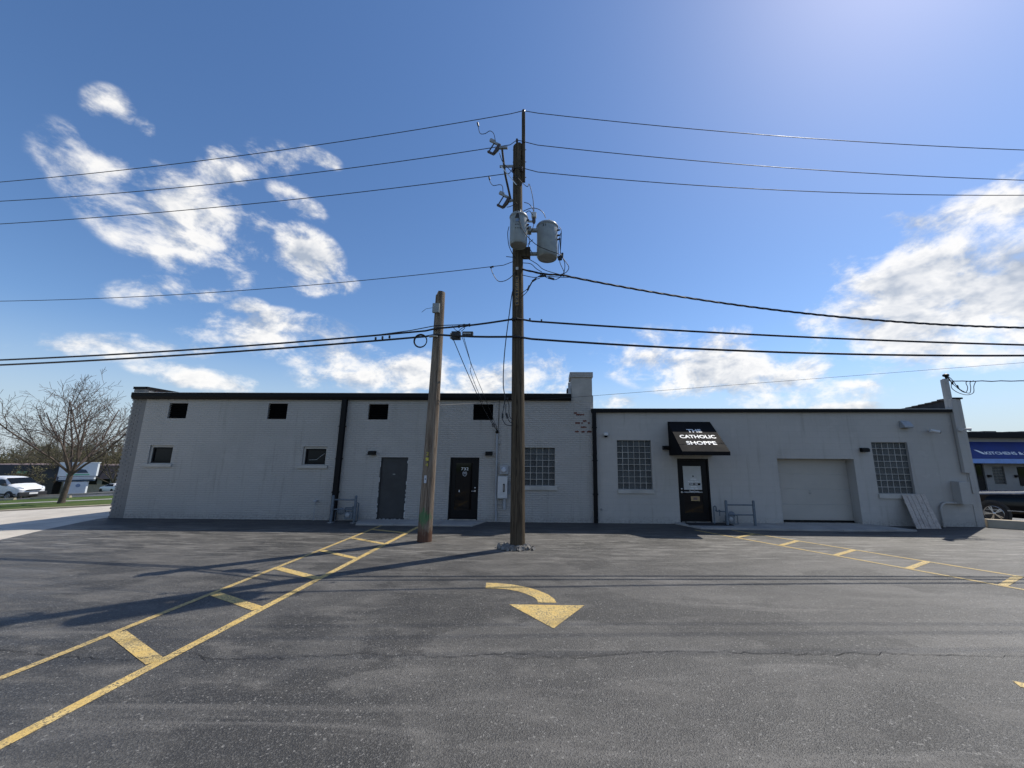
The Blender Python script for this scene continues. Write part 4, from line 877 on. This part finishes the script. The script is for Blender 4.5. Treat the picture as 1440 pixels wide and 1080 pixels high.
wire('guy_wire','thin cable from the short pole past the chimney',[(-3.05,10.2,3.46),(-2.6,10.8,3.58),(-2.0,12.6,3.88),(.7,12.85,4.10)]+[(.7+(18.5-.7)*i/20,12.85+(14-12.85)*i/20,4.10+(5.72-4.10)*i/20) for i in range(1,21)],.006,'wire_grey')
# leads round the transformers
def lead(pts,r=.010,mat='cable_black'):
    pts=[(p[0]-.13 if i==0 and -.7<p[0]<-.6 else p[0],p[1],p[2]) for i,p in enumerate(pts)]
    return MB().tube(catmull(pts,6),r,5).build('lead','cable_black' if mat is None else mat,LD,smooth=True)
LD=thing('transformer_leads','tangle of black leads linking transformers, cutouts and service cable','wiring',(0,0,0))
for p in ([(-2.19,9.72,11.84),(-2.17,9.72,11.72),(-2.1,9.68,11.45),(-1.95,9.66,11.42),(-1.80,9.62,11.47),(-1.68,9.6,11.34),(-1.62,9.6,11.06)],
          [(-1.79,9.7,9.98),(-1.76,9.68,9.85),(-1.66,9.66,9.70),(-1.46,9.62,9.69),(-1.38,9.6,9.6),(-1.36,9.6,9.32)],
          [(-1.50,9.6,10.7),(-1.38,9.55,10.35),(-1.1,9.45,9.95),(-.7,9.45,9.5),(-.62,9.5,9.6),(-.52,9.5,9.2),(-.48,9.55,8.8)],
          [(-1.24,9.6,8.96),(-1.12,9.5,8.92),(-.95,9.42,8.96)],[(-.75,9.45,9.0),(-.62,9.45,8.95),(-.52,9.5,8.85),(-.48,9.55,8.74)],
          [(-.66,9.45,8.72),(-.55,9.45,8.82),(-.35,9.5,8.82),(-.22,9.55,8.74),(-.16,9.6,8.62)],[(-.72,9.3,8.55),(-.6,9.4,8.7),(-.5,9.5,8.62)],
          [(-.48,9.55,8.4),(-.52,9.5,8.2),(-.6,9.45,8.0),(-.58,9.42,7.7)],[(-.5,9.5,7.9),(-.62,9.42,7.7),(-.5,9.42,7.45)],
          [(-.85,8.90,8.3),(-.8,8.9,8.0),(-.68,8.95,7.75),(-.4,9.15,7.55),(-.1,9.25,7.45),(.15,9.3,7.38),(.28,9.4,7.38)],
          [(-1.12,9.2,8.1),(-1.15,9.2,7.9),(-1.12,9.25,7.6),(-1.05,9.35,7.45),(-.98,9.45,7.36)],[(-1.2,9.4,7.35),(-.95,9.45,7.35)],
          [(.22,9.5,8.28),(.27,9.5,8.15),(.26,9.5,7.8),(.24,9.5,7.5)],[(.26,9.5,8.10),(.22,9.5,7.9),(.19,9.5,7.6),(.20,9.5,7.45),(.24,9.5,7.2),(.34,9.55,6.98),(.33,9.57,6.85)],
          [(.24,9.5,7.95),(.25,9.5,7.5),(.35,9.5,7.3),(.47,9.55,7.12),(.40,9.57,6.98),(.25,9.58,6.92)],[(.27,9.5,7.45),(.36,9.5,7.2),(.33,9.55,6.95),(.15,9.57,6.78),(-.05,9.57,6.80),(-.3,9.56,6.92)],
          [(-.64,9.48,7.42),(-.4,9.5,7.2),(-.2,9.55,7.05),(.2,9.58,6.93),(.5,9.62,6.88)],[(-.66,9.46,7.2),(-.55,9.46,7.17),(-.4,9.5,7.05),(-.25,9.55,6.98)],[(-.64,9.46,6.85),(-.45,9.5,6.80),(-.2,9.55,6.86),(.3,9.58,6.84),(.6,9.62,6.86)],
          [(-.67,9.46,6.20),(-.62,9.46,6.40),(-.52,9.48,6.65),(-.35,9.5,6.82),(-.15,9.54,6.92),(.1,9.57,6.9)],[(-.66,9.46,6.32),(-.58,9.46,6.5),(-.47,9.48,6.70),(-.3,9.5,6.78)],
          [(-1.62,9.55,7.10),(-1.56,9.5,6.92),(-1.42,9.48,6.70),(-1.25,9.46,6.68),(-1.08,9.46,6.78),(-.96,9.48,6.94)]): lead(p)
for p,q,r_ in [((-.30,9.5,6.83),(-.14,9.54,6.87),.032),((-.08,9.56,6.82),(.08,9.57,6.78),.030),((-.50,9.48,6.68),(-.40,9.49,6.76),.028),((-.62,9.46,6.42),(-.57,9.46,6.55),.026),((.24,9.5,7.42),(.26,9.5,7.30),.035),((.30,9.5,7.5),(.29,9.5,7.36),.03),((.19,9.5,7.40),(.21,9.5,7.30),.028),((-2.20,9.72,11.86),(-2.17,9.72,11.74),.026),((-1.79,9.7,10.0),(-1.77,9.69,9.92),.024),((-1.65,9.55,7.12),(-1.55,9.54,7.14),.024)]:
    MB().tube([p,q],r_,8).build('splice_sleeve','cable_black',LD,smooth=True)
# service head at the far corner
t=thing('weatherhead','dark weatherhead with looped wires on the corner pipe','weatherhead',(13.66,WY+.05,4.87)); MB().lathe([(.03,-.02),(.035,.06),(.09,.10),(.085,.15),(.03,.18)],(.02,-.02,0),14).build('hood','black_metal',t,smooth=True)
for p in ([(.08,0,.12),(.22,0,-.02),(.36,0,-.28),(.5,0,-.42),(.72,0,-.50),(.80,0,-.32),(.82,0,-.12),(.95,0,-.06)],[(.08,0,.12),(.18,0,-.1),(.16,0,-.32),(.34,0,-.48),(.62,0,-.56),(.86,0,-.48),(.92,0,-.25),(1.02,0,-.08)],[(.08,0,.10),(.14,0,-.06),(.30,0,-.26),(.5,0,-.45),(.62,0,-.46),(.70,0,-.30),(.68,0,-.12),(.85,0,-.07)]): MB().tube(catmull(p,6),.011,5).build('loop_wire','cable_black',t)
MB().tube([(.36,0,-.22),(.38,0,-.34)],.024,8).build('sleeve','cable_black',t); MB().tube([(.22,0,-.10),(.22,0,-.20)],.022,8).build('sleeve','cable_black',t); MB().tube([(.10,0,-.06),(.34,0,-.08)],.016,6).build('dead_end','galv',t)
wire('service_cable','black cable leaving the corner weatherhead over the next lot',twist([(13.9+i*.35,13.35+i*.02,4.79+.0003*i*i+.004*i) for i in range(70)],0,.010,.8,0),.017,'cable_black',6,'cable')

# ------------------------------------------------------------------ vehicles
def loft_body(st,closed=True):
    """st: list of (x,[(halfwidth,z)...]) sections bottom->top; mirrored"""
    m=MB(); k=len(st[0][1]); ring=2*k
    for x,sec in st:
        for w,z in sec: m.v.append((x,w,z))
        for w,z in sec[::-1]: m.v.append((x,-w,z))
    for i in range(len(st)-1):
        for j in range(ring): m.f.append((i*ring+j,i*ring+(j+1)%ring,(i+1)*ring+(j+1)%ring,(i+1)*ring+j))
    m.f.append(tuple(range(ring))); m.f.append(tuple((len(st)-1)*ring+j for j in range(ring))[::-1]); return m
def wheel(par,x,y,r,side,spokes=7,rim_mat='rim_alloy',name='wheel',rr_=.70):
    M=Matrix.Translation((x,y,r))@Matrix.Rotation(R(90 if side<0 else -90),4,'X')
    ty=MB().lathe([(r*.66,-.11),(r*.93,-.11),(r,-.07),(r,.07),(r*.93,.11),(r*rr_,.10),(r*.66,.0)],(0,0,0),36,M).build(name,'tyre',par,smooth=True)
    rm=MB().lathe([(r*rr_*.9,.03),(r*rr_,.098),(r*rr_*.95,.104),(r*rr_*.9,.085),(r*rr_*.88,.05)],(0,0,0),36,M)
    ro=rm.build('rim','rim_alloy' if rim_mat else 'steel',ty,smooth=True); MB().lathe([(.01,.02),(r*rr_*.89,.02),(r*rr_*.89,.035),(.01,.035)],(0,0,0),30,M).build('brake_disc','plastic_black',ty)
    for i in range(spokes):
        a=2*math.pi*i/spokes; 
        for da in (-.13,.13):
            ca,sa=math.cos(a+da),math.sin(a+da); q0=Vector((.035*math.cos(a),.035*math.sin(a),.088)); q1=Vector((r*rr_*.93*ca,r*rr_*.93*sa,.082)); t_=Vector((-sa,ca,0))*r*.045
            vs=[M@(q0-t_*.8),M@(q0+t_*.8),M@(q1+t_),M@(q1-t_),M@(q0-t_*.8-Vector((0,0,.03))),M@(q0+t_*.8-Vector((0,0,.03))),M@(q1+t_-Vector((0,0,.03))),M@(q1-t_-Vector((0,0,.03)))]
            MB().add(vs,[(0,1,2,3),(4,7,6,5),(0,4,5,1),(1,5,6,2),(2,6,7,3),(3,7,4,0)]).build('spoke',rim_mat,ty)
    MB().lathe([(.045,.07),(.045,.095),(.03,.10)],(0,0,0),12,M).build('hub_cap',rim_mat,ty,smooth=True)
    return ty
def panel(par,name,mat,pts,th=.012):
    """thin panel through 3D outline pts, thickened along its normal"""
    P_=[Vector(p) for p in pts]; n=(P_[1]-P_[0]).cross(P_[2]-P_[0]).normalized()*th/2; k=len(P_)
    return MB().add([p+n for p in P_]+[p-n for p in P_],[tuple(range(k)),tuple(range(k,2*k))[::-1]]+[(i,k+i,k+(i+1)%k,(i+1)%k) for i in range(k)]).build(name,mat,par)
# black saloon on the next lot, nose towards the building corner
K=thing('parked_car','black saloon car parked behind the low concrete kerb wall','car',(16.55,13.45,-.01),math.atan2(.72,-.69)); K.scale=(1,1,1.08)
S_=lambda x,w0,w1,wb,zb,wr,zr,z0=.20:(x,[(w0*.9,z0),(w0,z0+.10),(w1,.52),(w1*.995,.72),(wb,zb),(wr,zr-.03),(wr*.8,zr),(0.02,zr+.015)])
body=[S_(2.24,.55,.60,.55,.66,.42,.68,.26),S_(2.16,.78,.80,.74,.78,.6,.82),S_(2.0,.86,.89,.82,.88,.62,.92),S_(1.5,.90,.92,.86,.93,.66,.97),S_(.9,.91,.925,.87,.96,.70,1.0),S_(.32,.91,.925,.87,.975,.72,1.04),S_(-.42,.91,.925,.87,.98,.60,1.38),S_(-.75,.91,.925,.87,.985,.58,1.44),S_(-1.1,.91,.925,.87,.99,.57,1.445),S_(-1.6,.91,.925,.87,1.0,.56,1.36),S_(-2.05,.90,.92,.85,1.03,.62,1.10),S_(-2.4,.84,.88,.80,1.02,.60,1.06),S_(-2.55,.75,.80,.72,.95,.55,.98,.28)]
kb=loft_body(body).build('body','black_car',K,smooth=True); md=kb.modifiers.new('smooth','SUBSURF'); md.levels=2; md.render_levels=2
for wx in (1.42,-1.42):
    for s in (-1,1):
        wheel(K,wx,s*.86,.335,s,5)
        MB().lathe([(.40,-.12),(.40,.075)],(0,0,0),28,Matrix.Translation((wx,s*.845,.345))@Matrix.Rotation(R(90 if s<0 else -90),4,'X')).build('wheel_arch','plastic_black',K)
for s in (-1,1):
    panel(K,'front_window','car_glass',[(.14,s*.862,1.005),(-.86,s*.868,1.015),(-.86,s*.645,1.385),(-.46,s*.665,1.34)] ,.03)
    panel(K,'rear_window','car_glass',[(-.94,s*.868,1.02),(-1.75,s*.86,1.04),(-1.60,s*.66,1.30),(-1.2,s*.645,1.385),(-.94,s*.645,1.39)],.03)
    MB().box(-.08,.16,s*.98-.09,s*.98+.09,1.0,1.13).build('mirror','black_car',K,bevel=.035); MB().box(-.02,.06,s*.88-.04,s*.92+.04,1.0,1.04).build('mirror_arm','plastic_black',K)
    MB().box(-2.0,2.0,s*.93-.006,s*.93+.006,.44,.465).build('side_trim','chrome',K); MB().box(-.72,-.52,s*.925-.015,s*.925+.015,.80,.83).build('door_handle','chrome',K,bevel=.006); MB().box(-1.55,-1.35,s*.925-.015,s*.925+.015,.81,.84).build('door_handle','chrome',K,bevel=.006)
    panel(K,'headlight','headlight',[(2.18,s*.60,.66),(2.02,s*.84,.70),(1.86,s*.86,.78),(2.06,s*.68,.78)],.04)
panel(K,'windscreen','car_glass',[(.36,-.70,1.04),(.36,.70,1.04),(-.44,.56,1.39),(-.44,-.56,1.39)],.03)
MB().box(2.18,2.27,-.45,.45,.36,.60).build('grille','plastic_black',K,bevel=.03)
# white delivery van across the street
V=thing('delivery_van','white compact delivery van with dark bumper parked beyond the grass verge','van',(-45.2,32.4,tz(-45.2)+.0),R(-4))
sv=lambda x,w,zb,wr,zr,z0=.22:(x,[(w*.93,z0),(w,z0+.12),(w*1.0,.62),(w,.85),(w*.975,zb),(wr,zr-.06),(wr*.86,zr),(.02,zr+.02)])
vb=[sv(2.12,.60,.66,.5,.74,.3),sv(2.02,.80,.86,.66,.92),sv(1.75,.88,1.0,.72,1.06),sv(1.25,.905,1.10,.76,1.20),sv(1.05,.91,1.12,.77,1.26),sv(.42,.915,1.13,.74,1.74),sv(.1,.915,1.14,.745,1.81),sv(-1.0,.915,1.16,.75,1.84),sv(-1.9,.915,1.16,.75,1.82),sv(-2.2,.90,1.14,.74,1.78),sv(-2.28,.86,1.1,.70,1.70)]
b_=loft_body(vb).build('body','white_car',V,smooth=True); md=b_.modifiers.new('smooth','SUBSURF'); md.levels=1; md.render_levels=1
for wx in (1.30,-1.35):
    for s in (-1,1):
        wheel(V,wx,s*.85,.32,s,6,'galv'); MB().lathe([(.38,-.12),(.38,.085)],(0,0,0),24,Matrix.Translation((wx,s*.845,.33))@Matrix.Rotation(R(90 if s<0 else -90),4,'X')).build('wheel_arch','plastic_black',V)
for s in (-1,1):
    panel(V,'door_window','car_glass',[(.92,s*.90,1.14),(.02,s*.912,1.16),(.02,s*.795,1.62),(.42,s*.80,1.60)],.03)
    MB().box(-2.1,1.9,s*.918-.012,s*.918+.012,.38,.50).build('side_moulding','plastic_black',V); MB().box(.70,.92,s*1.0-.09,s*1.0+.09,1.12,1.30).build('mirror','plastic_black',V,bevel=.03)
    MB().box(-.16,-.02,s*.922-.012,s*.922+.012,1.0,1.04).build('door_handle','plastic_black',V); panel(V,'headlight','headlight',[(2.06,s*.52,.86),(1.84,s*.86,.88),(1.60,s*.90,.99),(1.86,s*.70,.99)],.05)
panel(V,'windscreen','car_glass',[(1.10,-.74,1.26),(1.10,.74,1.26),(.46,.70,1.70),(.46,-.70,1.70)],.04)
MB().box(1.98,2.20,-.84,.84,.26,.60).build('bumper','plastic_black',V,bevel=.05); MB().box(2.14,2.17,-.45,.45,.70,.80).build('grille','plastic_black',V); MB().box(2.195,2.21,-.26,.26,.42,.55).build('number_plate','letter_white',V); MB().box(-1.9,-.7,-.935,-.918,1.18,1.42).build('side_decal','sign_blue',V)
# far white hatchback
H_=thing('parked_car','white hatchback parked in front of the brown roofed building','car',(-74.6,66.2,tz(-74.6)),R(168))
hb=[S_(2.0,.6,.65,.6,.7,.45,.73,.26),S_(1.7,.80,.83,.78,.84,.6,.90),S_(1.0,.86,.87,.82,.96,.68,1.02),S_(.1,.87,.88,.82,.98,.58,1.40),S_(-.8,.87,.88,.82,1.0,.56,1.48),S_(-1.6,.86,.87,.82,1.0,.56,1.36),S_(-2.0,.80,.82,.76,.98,.6,1.02)]
loft_body(hb).build('body','white_car',H_,smooth=True)
for wx in (1.25,-1.3):
    for s in (-1,1): MB().lathe([(.1,-.10),(.31,-.10),(.31,.10),(.1,.11)],(0,0,0),20,Matrix.Translation((wx,s*.80,.31))@Matrix.Rotation(R(90),4,'X')).build('wheel','tyre',H_,smooth=True)
for s in (-1,1): panel(H_,'side_window','car_glass',[(.6,s*.83,1.0),(-1.4,s*.83,1.02),(-1.2,s*.64,1.36),(0.,s*.64,1.36)],.04)
panel(H_,'windscreen','car_glass',[(.9,-.68,1.05),(.9,.68,1.05),(.12,.58,1.38),(.12,-.58,1.38)],.04)

# ------------------------------------------------------------------ across the street
for i,(x,y,L_,lab) in enumerate([(-42.2,29.3,3.6,'pale concrete parking stop under the van side'),(-37.2,28.95,3.0,'pale concrete parking stop ahead of the van nose'),(-39.8,32.6,8.0,'long pale kerb stone before the tall sign')]):
    tag(MB().prism([(-.10,0),(.10,0),(.07,.15),(-.07,.15)],'x',-L_/2,L_/2).build('parking_stop','kerb_concrete',loc=(x,y,tz(x)-.02),bevel=.01),lab,'parking stop')
    bpy.context.view_layer.objects.active=None
for o in [o for o in col.objects if o.name.startswith('parking_stop')]: o.rotation_euler=(0,math.atan(.05)*-1 if o.location.x>-44 else 0,0)
# tall sign
Z0=tz(-46.6)
G_=thing('pylon_sign','tall pale sign board with dark panel beside the street tree','sign',(-46.6,38.0,Z0),R(38))
MB().box(-.75,.75,-.28,.28,.02,1.15).build('base','sign_white',G_,bevel=.02)
for i in range(3): MB().box(-1.15,1.15,-.30,.30,1.22+i*.15,1.33+i*.15).build('stripe_board','sign_white' if i!=0 else 'sign_dark',G_)
MB().box(-1.25,1.25,-.30,.30,1.68,2.95).build('face_board','sign_white',G_,bevel=.02); MB().box(-1.27,-1.252,-.30,.30,1.3,2.95).build('return_panel','sign_blue',G_)
MB().prism([(-.6,2.0),(.7,2.0),(.5,2.3),(.1,2.38),(-.3,2.25)],'y',-.33,-.305).build('picture_mark','sign_dark',G_); MB().box(-.7,.8,-.325,-.302,1.78,1.9).build('caption_strip','sign_green',G_); MB().lathe([(.16,0),(.16,.02)],(0,0,0),16,Matrix.Translation((.2,-.28,.8))@Matrix.Rotation(R(90),4,'X')).build('round_mark','sign_blue',G_)
MB().box(-1.3,1.3,-.32,.32,2.952,3.02).build('top_cap','sign_white',G_)
# brown mansard building
BB=thing('shop_building','long low building with brown sloping metal roof and pale stone wall','building',(-86,75,-4.6))
MB().box(-34,22,.5,14,-1.5,2.2).build('wall','tan_stone',BB)
MB().box(-34,22,.44,.499,1.15,2.19).build('upper_wall','cream_wall',BB)
mroof=MB().prism([(-.3,2.1),(.9,4.65),(13.5,4.65),(14.5,2.1)],'x',-34.2,22.2).build('mansard_roof','brown_metal',BB)
for i in range(15): x=-33+i*3.9; MB().prism([(-.36,2.08),(-.30,2.08),(.92,4.68),(.86,4.70)],'x',x,x+.30).build('roof_rib','brown_dark',mroof)
MB().box(-34.1,-9.5,-.8,.42,-1.,2.09).build('dark_front','brown_dark',BB); MB().prism([(-.95,2.1),(-.1,4.6),(.2,4.6),(-.35,2.1)],'x',-34.1,-9.5).build('dark_fascia','brown_dark',BB)  # front box below the fascia, dark brown like it
for i in range(6): x=-6.6+i*2.6; f=MB().box(x,x+1.5,.40,.50,1.0,2.05).build('window','black_trim',BB); MB().box(x+.08,x+1.42,.385,.398,1.08,1.97).build('pane','window_glass',f)
MB().box(-17.2,-15.4,-.95,-.72,2.95,3.45).build('lit_sign','sign_green',BB)
# street tree and background trees
def grow_tree(seed,trunk_h,h,spread,r0,limbs,lev,leaf=None,lean=.0,rmin=.006,elmin=.45):
    rr=random.Random(seed); tr=MB(); cr=MB(); lf=MB()
    fork=Vector((lean*trunk_h,0,trunk_h))
    tr.tube([(0,0,-.15),(lean*.2*trunk_h,0,trunk_h*.2),(lean*.55*trunk_h,.02,trunk_h*.6),tuple(fork),tuple(fork+Vector((0,0,.12)))],[r0*1.35,r0*1.08,r0*.95,r0*.92,r0*.5],10)
    def branch(p,d,L_,r,l):
        n=4 if l<2 else 3; pts=[p]; rs=[r]; q=p.copy(); dd=d.copy()
        for i in range(n):
            dd=(dd+Vector((rr.gauss(0,.13),rr.gauss(0,.13),rr.gauss(.06,.10)))).normalized(); q=q+dd*L_/n; pts.append(q.copy()); rs.append(max(rmin,r*(1-.62*(i+1)/n)))
        cr.tube(pts,rs,6 if l==0 else 4 if l==1 else 3,False)
        if leaf and l>=lev-1:
            for _ in range(leaf[1]):
                c=pts[rr.randint(1,n)]+Vector((rr.gauss(0,.12),rr.gauss(0,.12),rr.gauss(0,.12))); s=leaf[0]*rr.uniform(.6,1.3); u=Vector((rr.gauss(0,1),rr.gauss(0,1),rr.gauss(0,1))).normalized(); v=u.orthogonal().normalized()
                lf.add([c-u*s,c+v*s*.6,c+u*s,c-v*s*.6],[(0,1,2,3)])
        if l<lev:
            k=rr.randint(5,7) if l<2 else rr.randint(4,5)
            for j in range(k):
                t=(.22+.78*(j+rr.random())/k); t=min(.999,t); i=int(t*n); f=t*n-i; c=pts[i].lerp(pts[i+1],f); base=(pts[i+1]-pts[i]).normalized()
                side=base.orthogonal(); side.rotate(Matrix.Rotation(rr.uniform(0,6.283),3,base)); an=rr.uniform(.45,.95)
                nd=(base*math.cos(an)+side*math.sin(an)+Vector((0,0,.10))).normalized()
                branch(c,nd,L_*rr.uniform(.42,.62)*(1.1-.35*t),max(rmin,rs[i]*.55),l+1)
    for i in range(limbs):
        az=6.283*i/limbs+rr.uniform(-.4,.4); el=(elmin+(1.3-elmin)*((i*5)%limbs)/limbs)+rr.uniform(-.1,.1); d=Vector((math.cos(az)*math.cos(el)*spread,math.sin(az)*math.cos(el)*spread,math.sin(el))).normalized()
        branch(fork-Vector((0,0,trunk_h*.25*rr.random())),d,(h-trunk_h)*rr.uniform(.72,.95),r0*.5,0)
    return tr,cr,lf
def plant_tree(name,label,loc,args,mats,group=None,cat='tree',s=1.,rz=0.):
    t=thing(name,label,cat,loc,rz,group); tr,cr,lf=grow_tree(*args[0],**args[1]); tr.build('trunk',mats[0],t,smooth=True); cr.build('crown',mats[1],t)
    if lf.f: lf.build('foliage',mats[2],t)
    t.scale=(s,s,s); return t
def tree_line(name,label,spots,mats):
    b=MB(); l=MB()
    protos=[grow_tree(200+i,1.4,9.,1.2,.2,7,2,leaf=(.16,7),rmin=.035) for i in range(3)]
    for i,(x,y,sc_) in enumerate(spots):
        tr,cr,lf=protos[i%3]; M=Matrix.Translation((x,y,tz(x)-.1))@Matrix.Rotation(i*2.1,4,'Z')@Matrix.Scale(sc_,4)
        for src in (tr,cr): b.add([M@Vector(v) for v in src.v],src.f)
        l.add([M@Vector(v) for v in lf.v],lf.f)
    me=tag(b.build(name,mats[0]),label,'trees',kind='stuff'); l.build('foliage',mats[1],me)
plant_tree('street_tree','bare spreading street tree on the grass verge beside white brick corner',(-28.75,22.9,tz(-28.75)-.03),((12,1.95,7.2,.92,.13,9,3),dict(lean=.11,rmin=.0075,elmin=.66)),('bark','twig'))
far=[('bare budding tree behind the van and brown roof',(-79,70),11.,31,('bark','twig_far','bud_leaf')),('dense olive budding tree above the dark shop front',(-96,76),12.,32,('bark','twig_far','bud_leaf')),('bare tree rising behind the tall sign',(-97,98),13.,33,('bark','twig_far','bud_pale')),('pale budding tree behind the brown roof beside white brick corner',(-84,100),12.,34,('bark','twig_far','bud_pale')),('bare tree at the end of the brown roof',(-62,95),11.,35,('bark','twig_far','bud_leaf')),('tall bare tree far behind the dark shop front',(-128,96),15.,36,('bark','twig_far','bud_leaf'))]
for lab,(x,y),h,sd,mt in far: plant_tree('budding_tree',lab,(x,y,tz(x)-.05),((sd,1.6,h,1.1,.20,8,3),dict(leaf=(.085,4),rmin=.018)),mt,'budding trees across the street')
plant_tree('evergreen_tree','dark evergreen tree above the brown sloping roof',(-80,92,tz(-80)),((44,1.,7.,1.2,.22,9,2),dict(leaf=(.26,14))),('bark','twig_far','evergreen'))
plant_tree('young_tree','small leafy tree in front of the dark shop front',(-71,52,tz(-71)),((45,1.,4.0,.6,.08,7,2),dict(leaf=(.08,5))),('bark','twig_far','bud_leaf'))
for i,(x,y,lab) in enumerate([(-70.5,68.5,'low green shrub at the stone wall beside the hatchback')]): plant_tree('shrub',lab,(x,y,tz(x)),((60+i,.1,1.6,1.6,.05,9,2),dict(leaf=(.14,8))),('bark','twig_far','shrub_leaf'),None,'shrub')
# ------------------------------------------------------------------ shop on the next lot
def kerbwall():
    a=Vector((13.985,13.22,0)); b=Vector((22.,8.97,0)); d_=(b-a).normalized(); n=Vector((-d_.y,d_.x,0)); vs=[]
    for z in (-.05,.25):
        for p in (a,b):
            for q in (0,.22): vs.append(p+n*q+Vector((0,0,z)))
    return MB().add(vs,[(0,1,3,2),(4,6,7,5),(0,4,5,1),(2,3,7,6),(0,2,6,4),(1,5,7,3)])
tag(kerbwall().build('kerb_wall','kerb_concrete',bevel=.02),'low tan concrete kerb wall between lots','wall')
SB=thing('shop_building','pale shop with black roof and long blue awning','building',(24,26,0))
sh_holes=[(3.4,3.85,.05,1.98),(5.95,7.4,.45,1.74)]
wm=wall_front(-2.,18,-.1,3.55,.0,[(3.40,3.95,.02,1.95),(4.45,5.2,.62,1.74),(6.0,8.4,.5,1.72)],.14); wm.box(-2.,18,.142,.18,-.1,3.5); wm.add([(-2,0,-.1),(-2,9,-.1),(-2,9,3.55),(-2,0,3.55)],[(0,1,2,3)]); wm.add([(18,0,-.1),(18,9,-.1),(18,9,3.55),(18,0,3.55)],[(0,1,2,3)]); wm.build('wall','cream_wall',SB)
MB().box(-2.2,18.2,-.35,9,3.56,3.86).build('roof','black_trim',SB)
rt_=MB()
for i in range(26): x=-2.1+i*.78; rt_.box(x,x+.74,-.30,.4,3.862,3.93+.05*((i*7)%3)/2)
rt_.build('roof_tiles','roof_dark',SB)['kind']='stuff'
d_=MB().box(3.44,3.91,.06,.10,.04,1.93).build('door','black_metal',SB); MB().box(3.52,3.83,.05,.059,.9,1.8).build('glass','dark_glass',d_)
f=MB().box(4.46,5.19,.08,.13,.63,1.73).build('glass_block_window','sill_paint',SB)
for i in range(4):
    for j in range(6): MB().box(4.47+i*.18,4.64+i*.18,.06,.079,.64+j*.181,.81+j*.181).build('glass_block','glass_block',f)
f=MB().box(6.02,8.38,.06,.12,.52,1.70).build('window','black_metal',SB)
for i in range(3): MB().box(6.10+i*.76,6.80+i*.76,.045,.059,.60,1.62).build('pane','dark_glass',f)
for x in (4.05,5.75): MB().box(x,x+.16,-.14,-.003,1.05,1.20).build('wall_fixture','black_metal',SB)
aw=thing('awning','long blue awning with white lettering and pale lower band','awning',(24,26,1.95)); 
MB().prism([(-.003,1.35),(-.75,.30),(-.75,.27),(-.003,.27)],'x',2.3,17.).build('canopy','blue_awning',aw); MB().box(2.3,17,-.78,-.74,-.02,.262).build('valance','pale_blue',aw)
MB().prism([(5.7,.26),(5.85,.26),(5.9,.02),(5.8,.02)],'y',-.79,-.781).build('valance_mark','blue_awning',aw)
c0=Vector((0,-.003,1.35)); c1=Vector((0,-.75,.30)); up_=(c0-c1).normalized(); nn=Vector((0,-up_.z,up_.y)); pm=c1.lerp(c0,.22)+nn*.006
MA=lambda x:Matrix(((1,up_.x,nn.x,x),(0,up_.y,nn.y,pm.y),(0,up_.z,nn.z,pm.z),(0,0,0,1)))
text_mesh('lettering','KITCHENS & SPA',.30,'letter_white',MA(5.22),aw,width=3.15,offset=.008,extrude=.001)
sw=MB(); pts=[(0,.36),(.18,.34),(.42,.16),(.50,.0),(.34,.02),(.2,.14)]; Mx=MA(3.12); sw.add([Mx@Vector((x,y,.0)) for x,y in pts],[tuple(range(len(pts)))]); sw.build('swoosh_mark','letter_white',aw)
plant_tree('budding_tree','bare tree tips showing above the blue awning shop roof',(36,44,0),((71,2.,6.3,1.2,.16,7,2),dict(leaf=(.08,2))),('bark','twig_far','bud_leaf'),'budding trees across the street')
rr=random.Random(77)
tree_line('tree_line','far line of bare brownish trees behind the brown roofed building',[(-250+i*4.6+rr.uniform(-2,2),128+rr.uniform(-14,30)+abs(i-20)*.5,rr.uniform(.85,1.35)*1.15) for i in range(46)],('twig_far','bud_leaf'))
tree_line('tree_line','far line of bare trees beyond the blue awning shop',[(40+i*8.5+rr.uniform(-3,3),95+rr.uniform(-12,30),rr.uniform(.75,.95)) for i in range(22)],('twig_far','bud_leaf'))
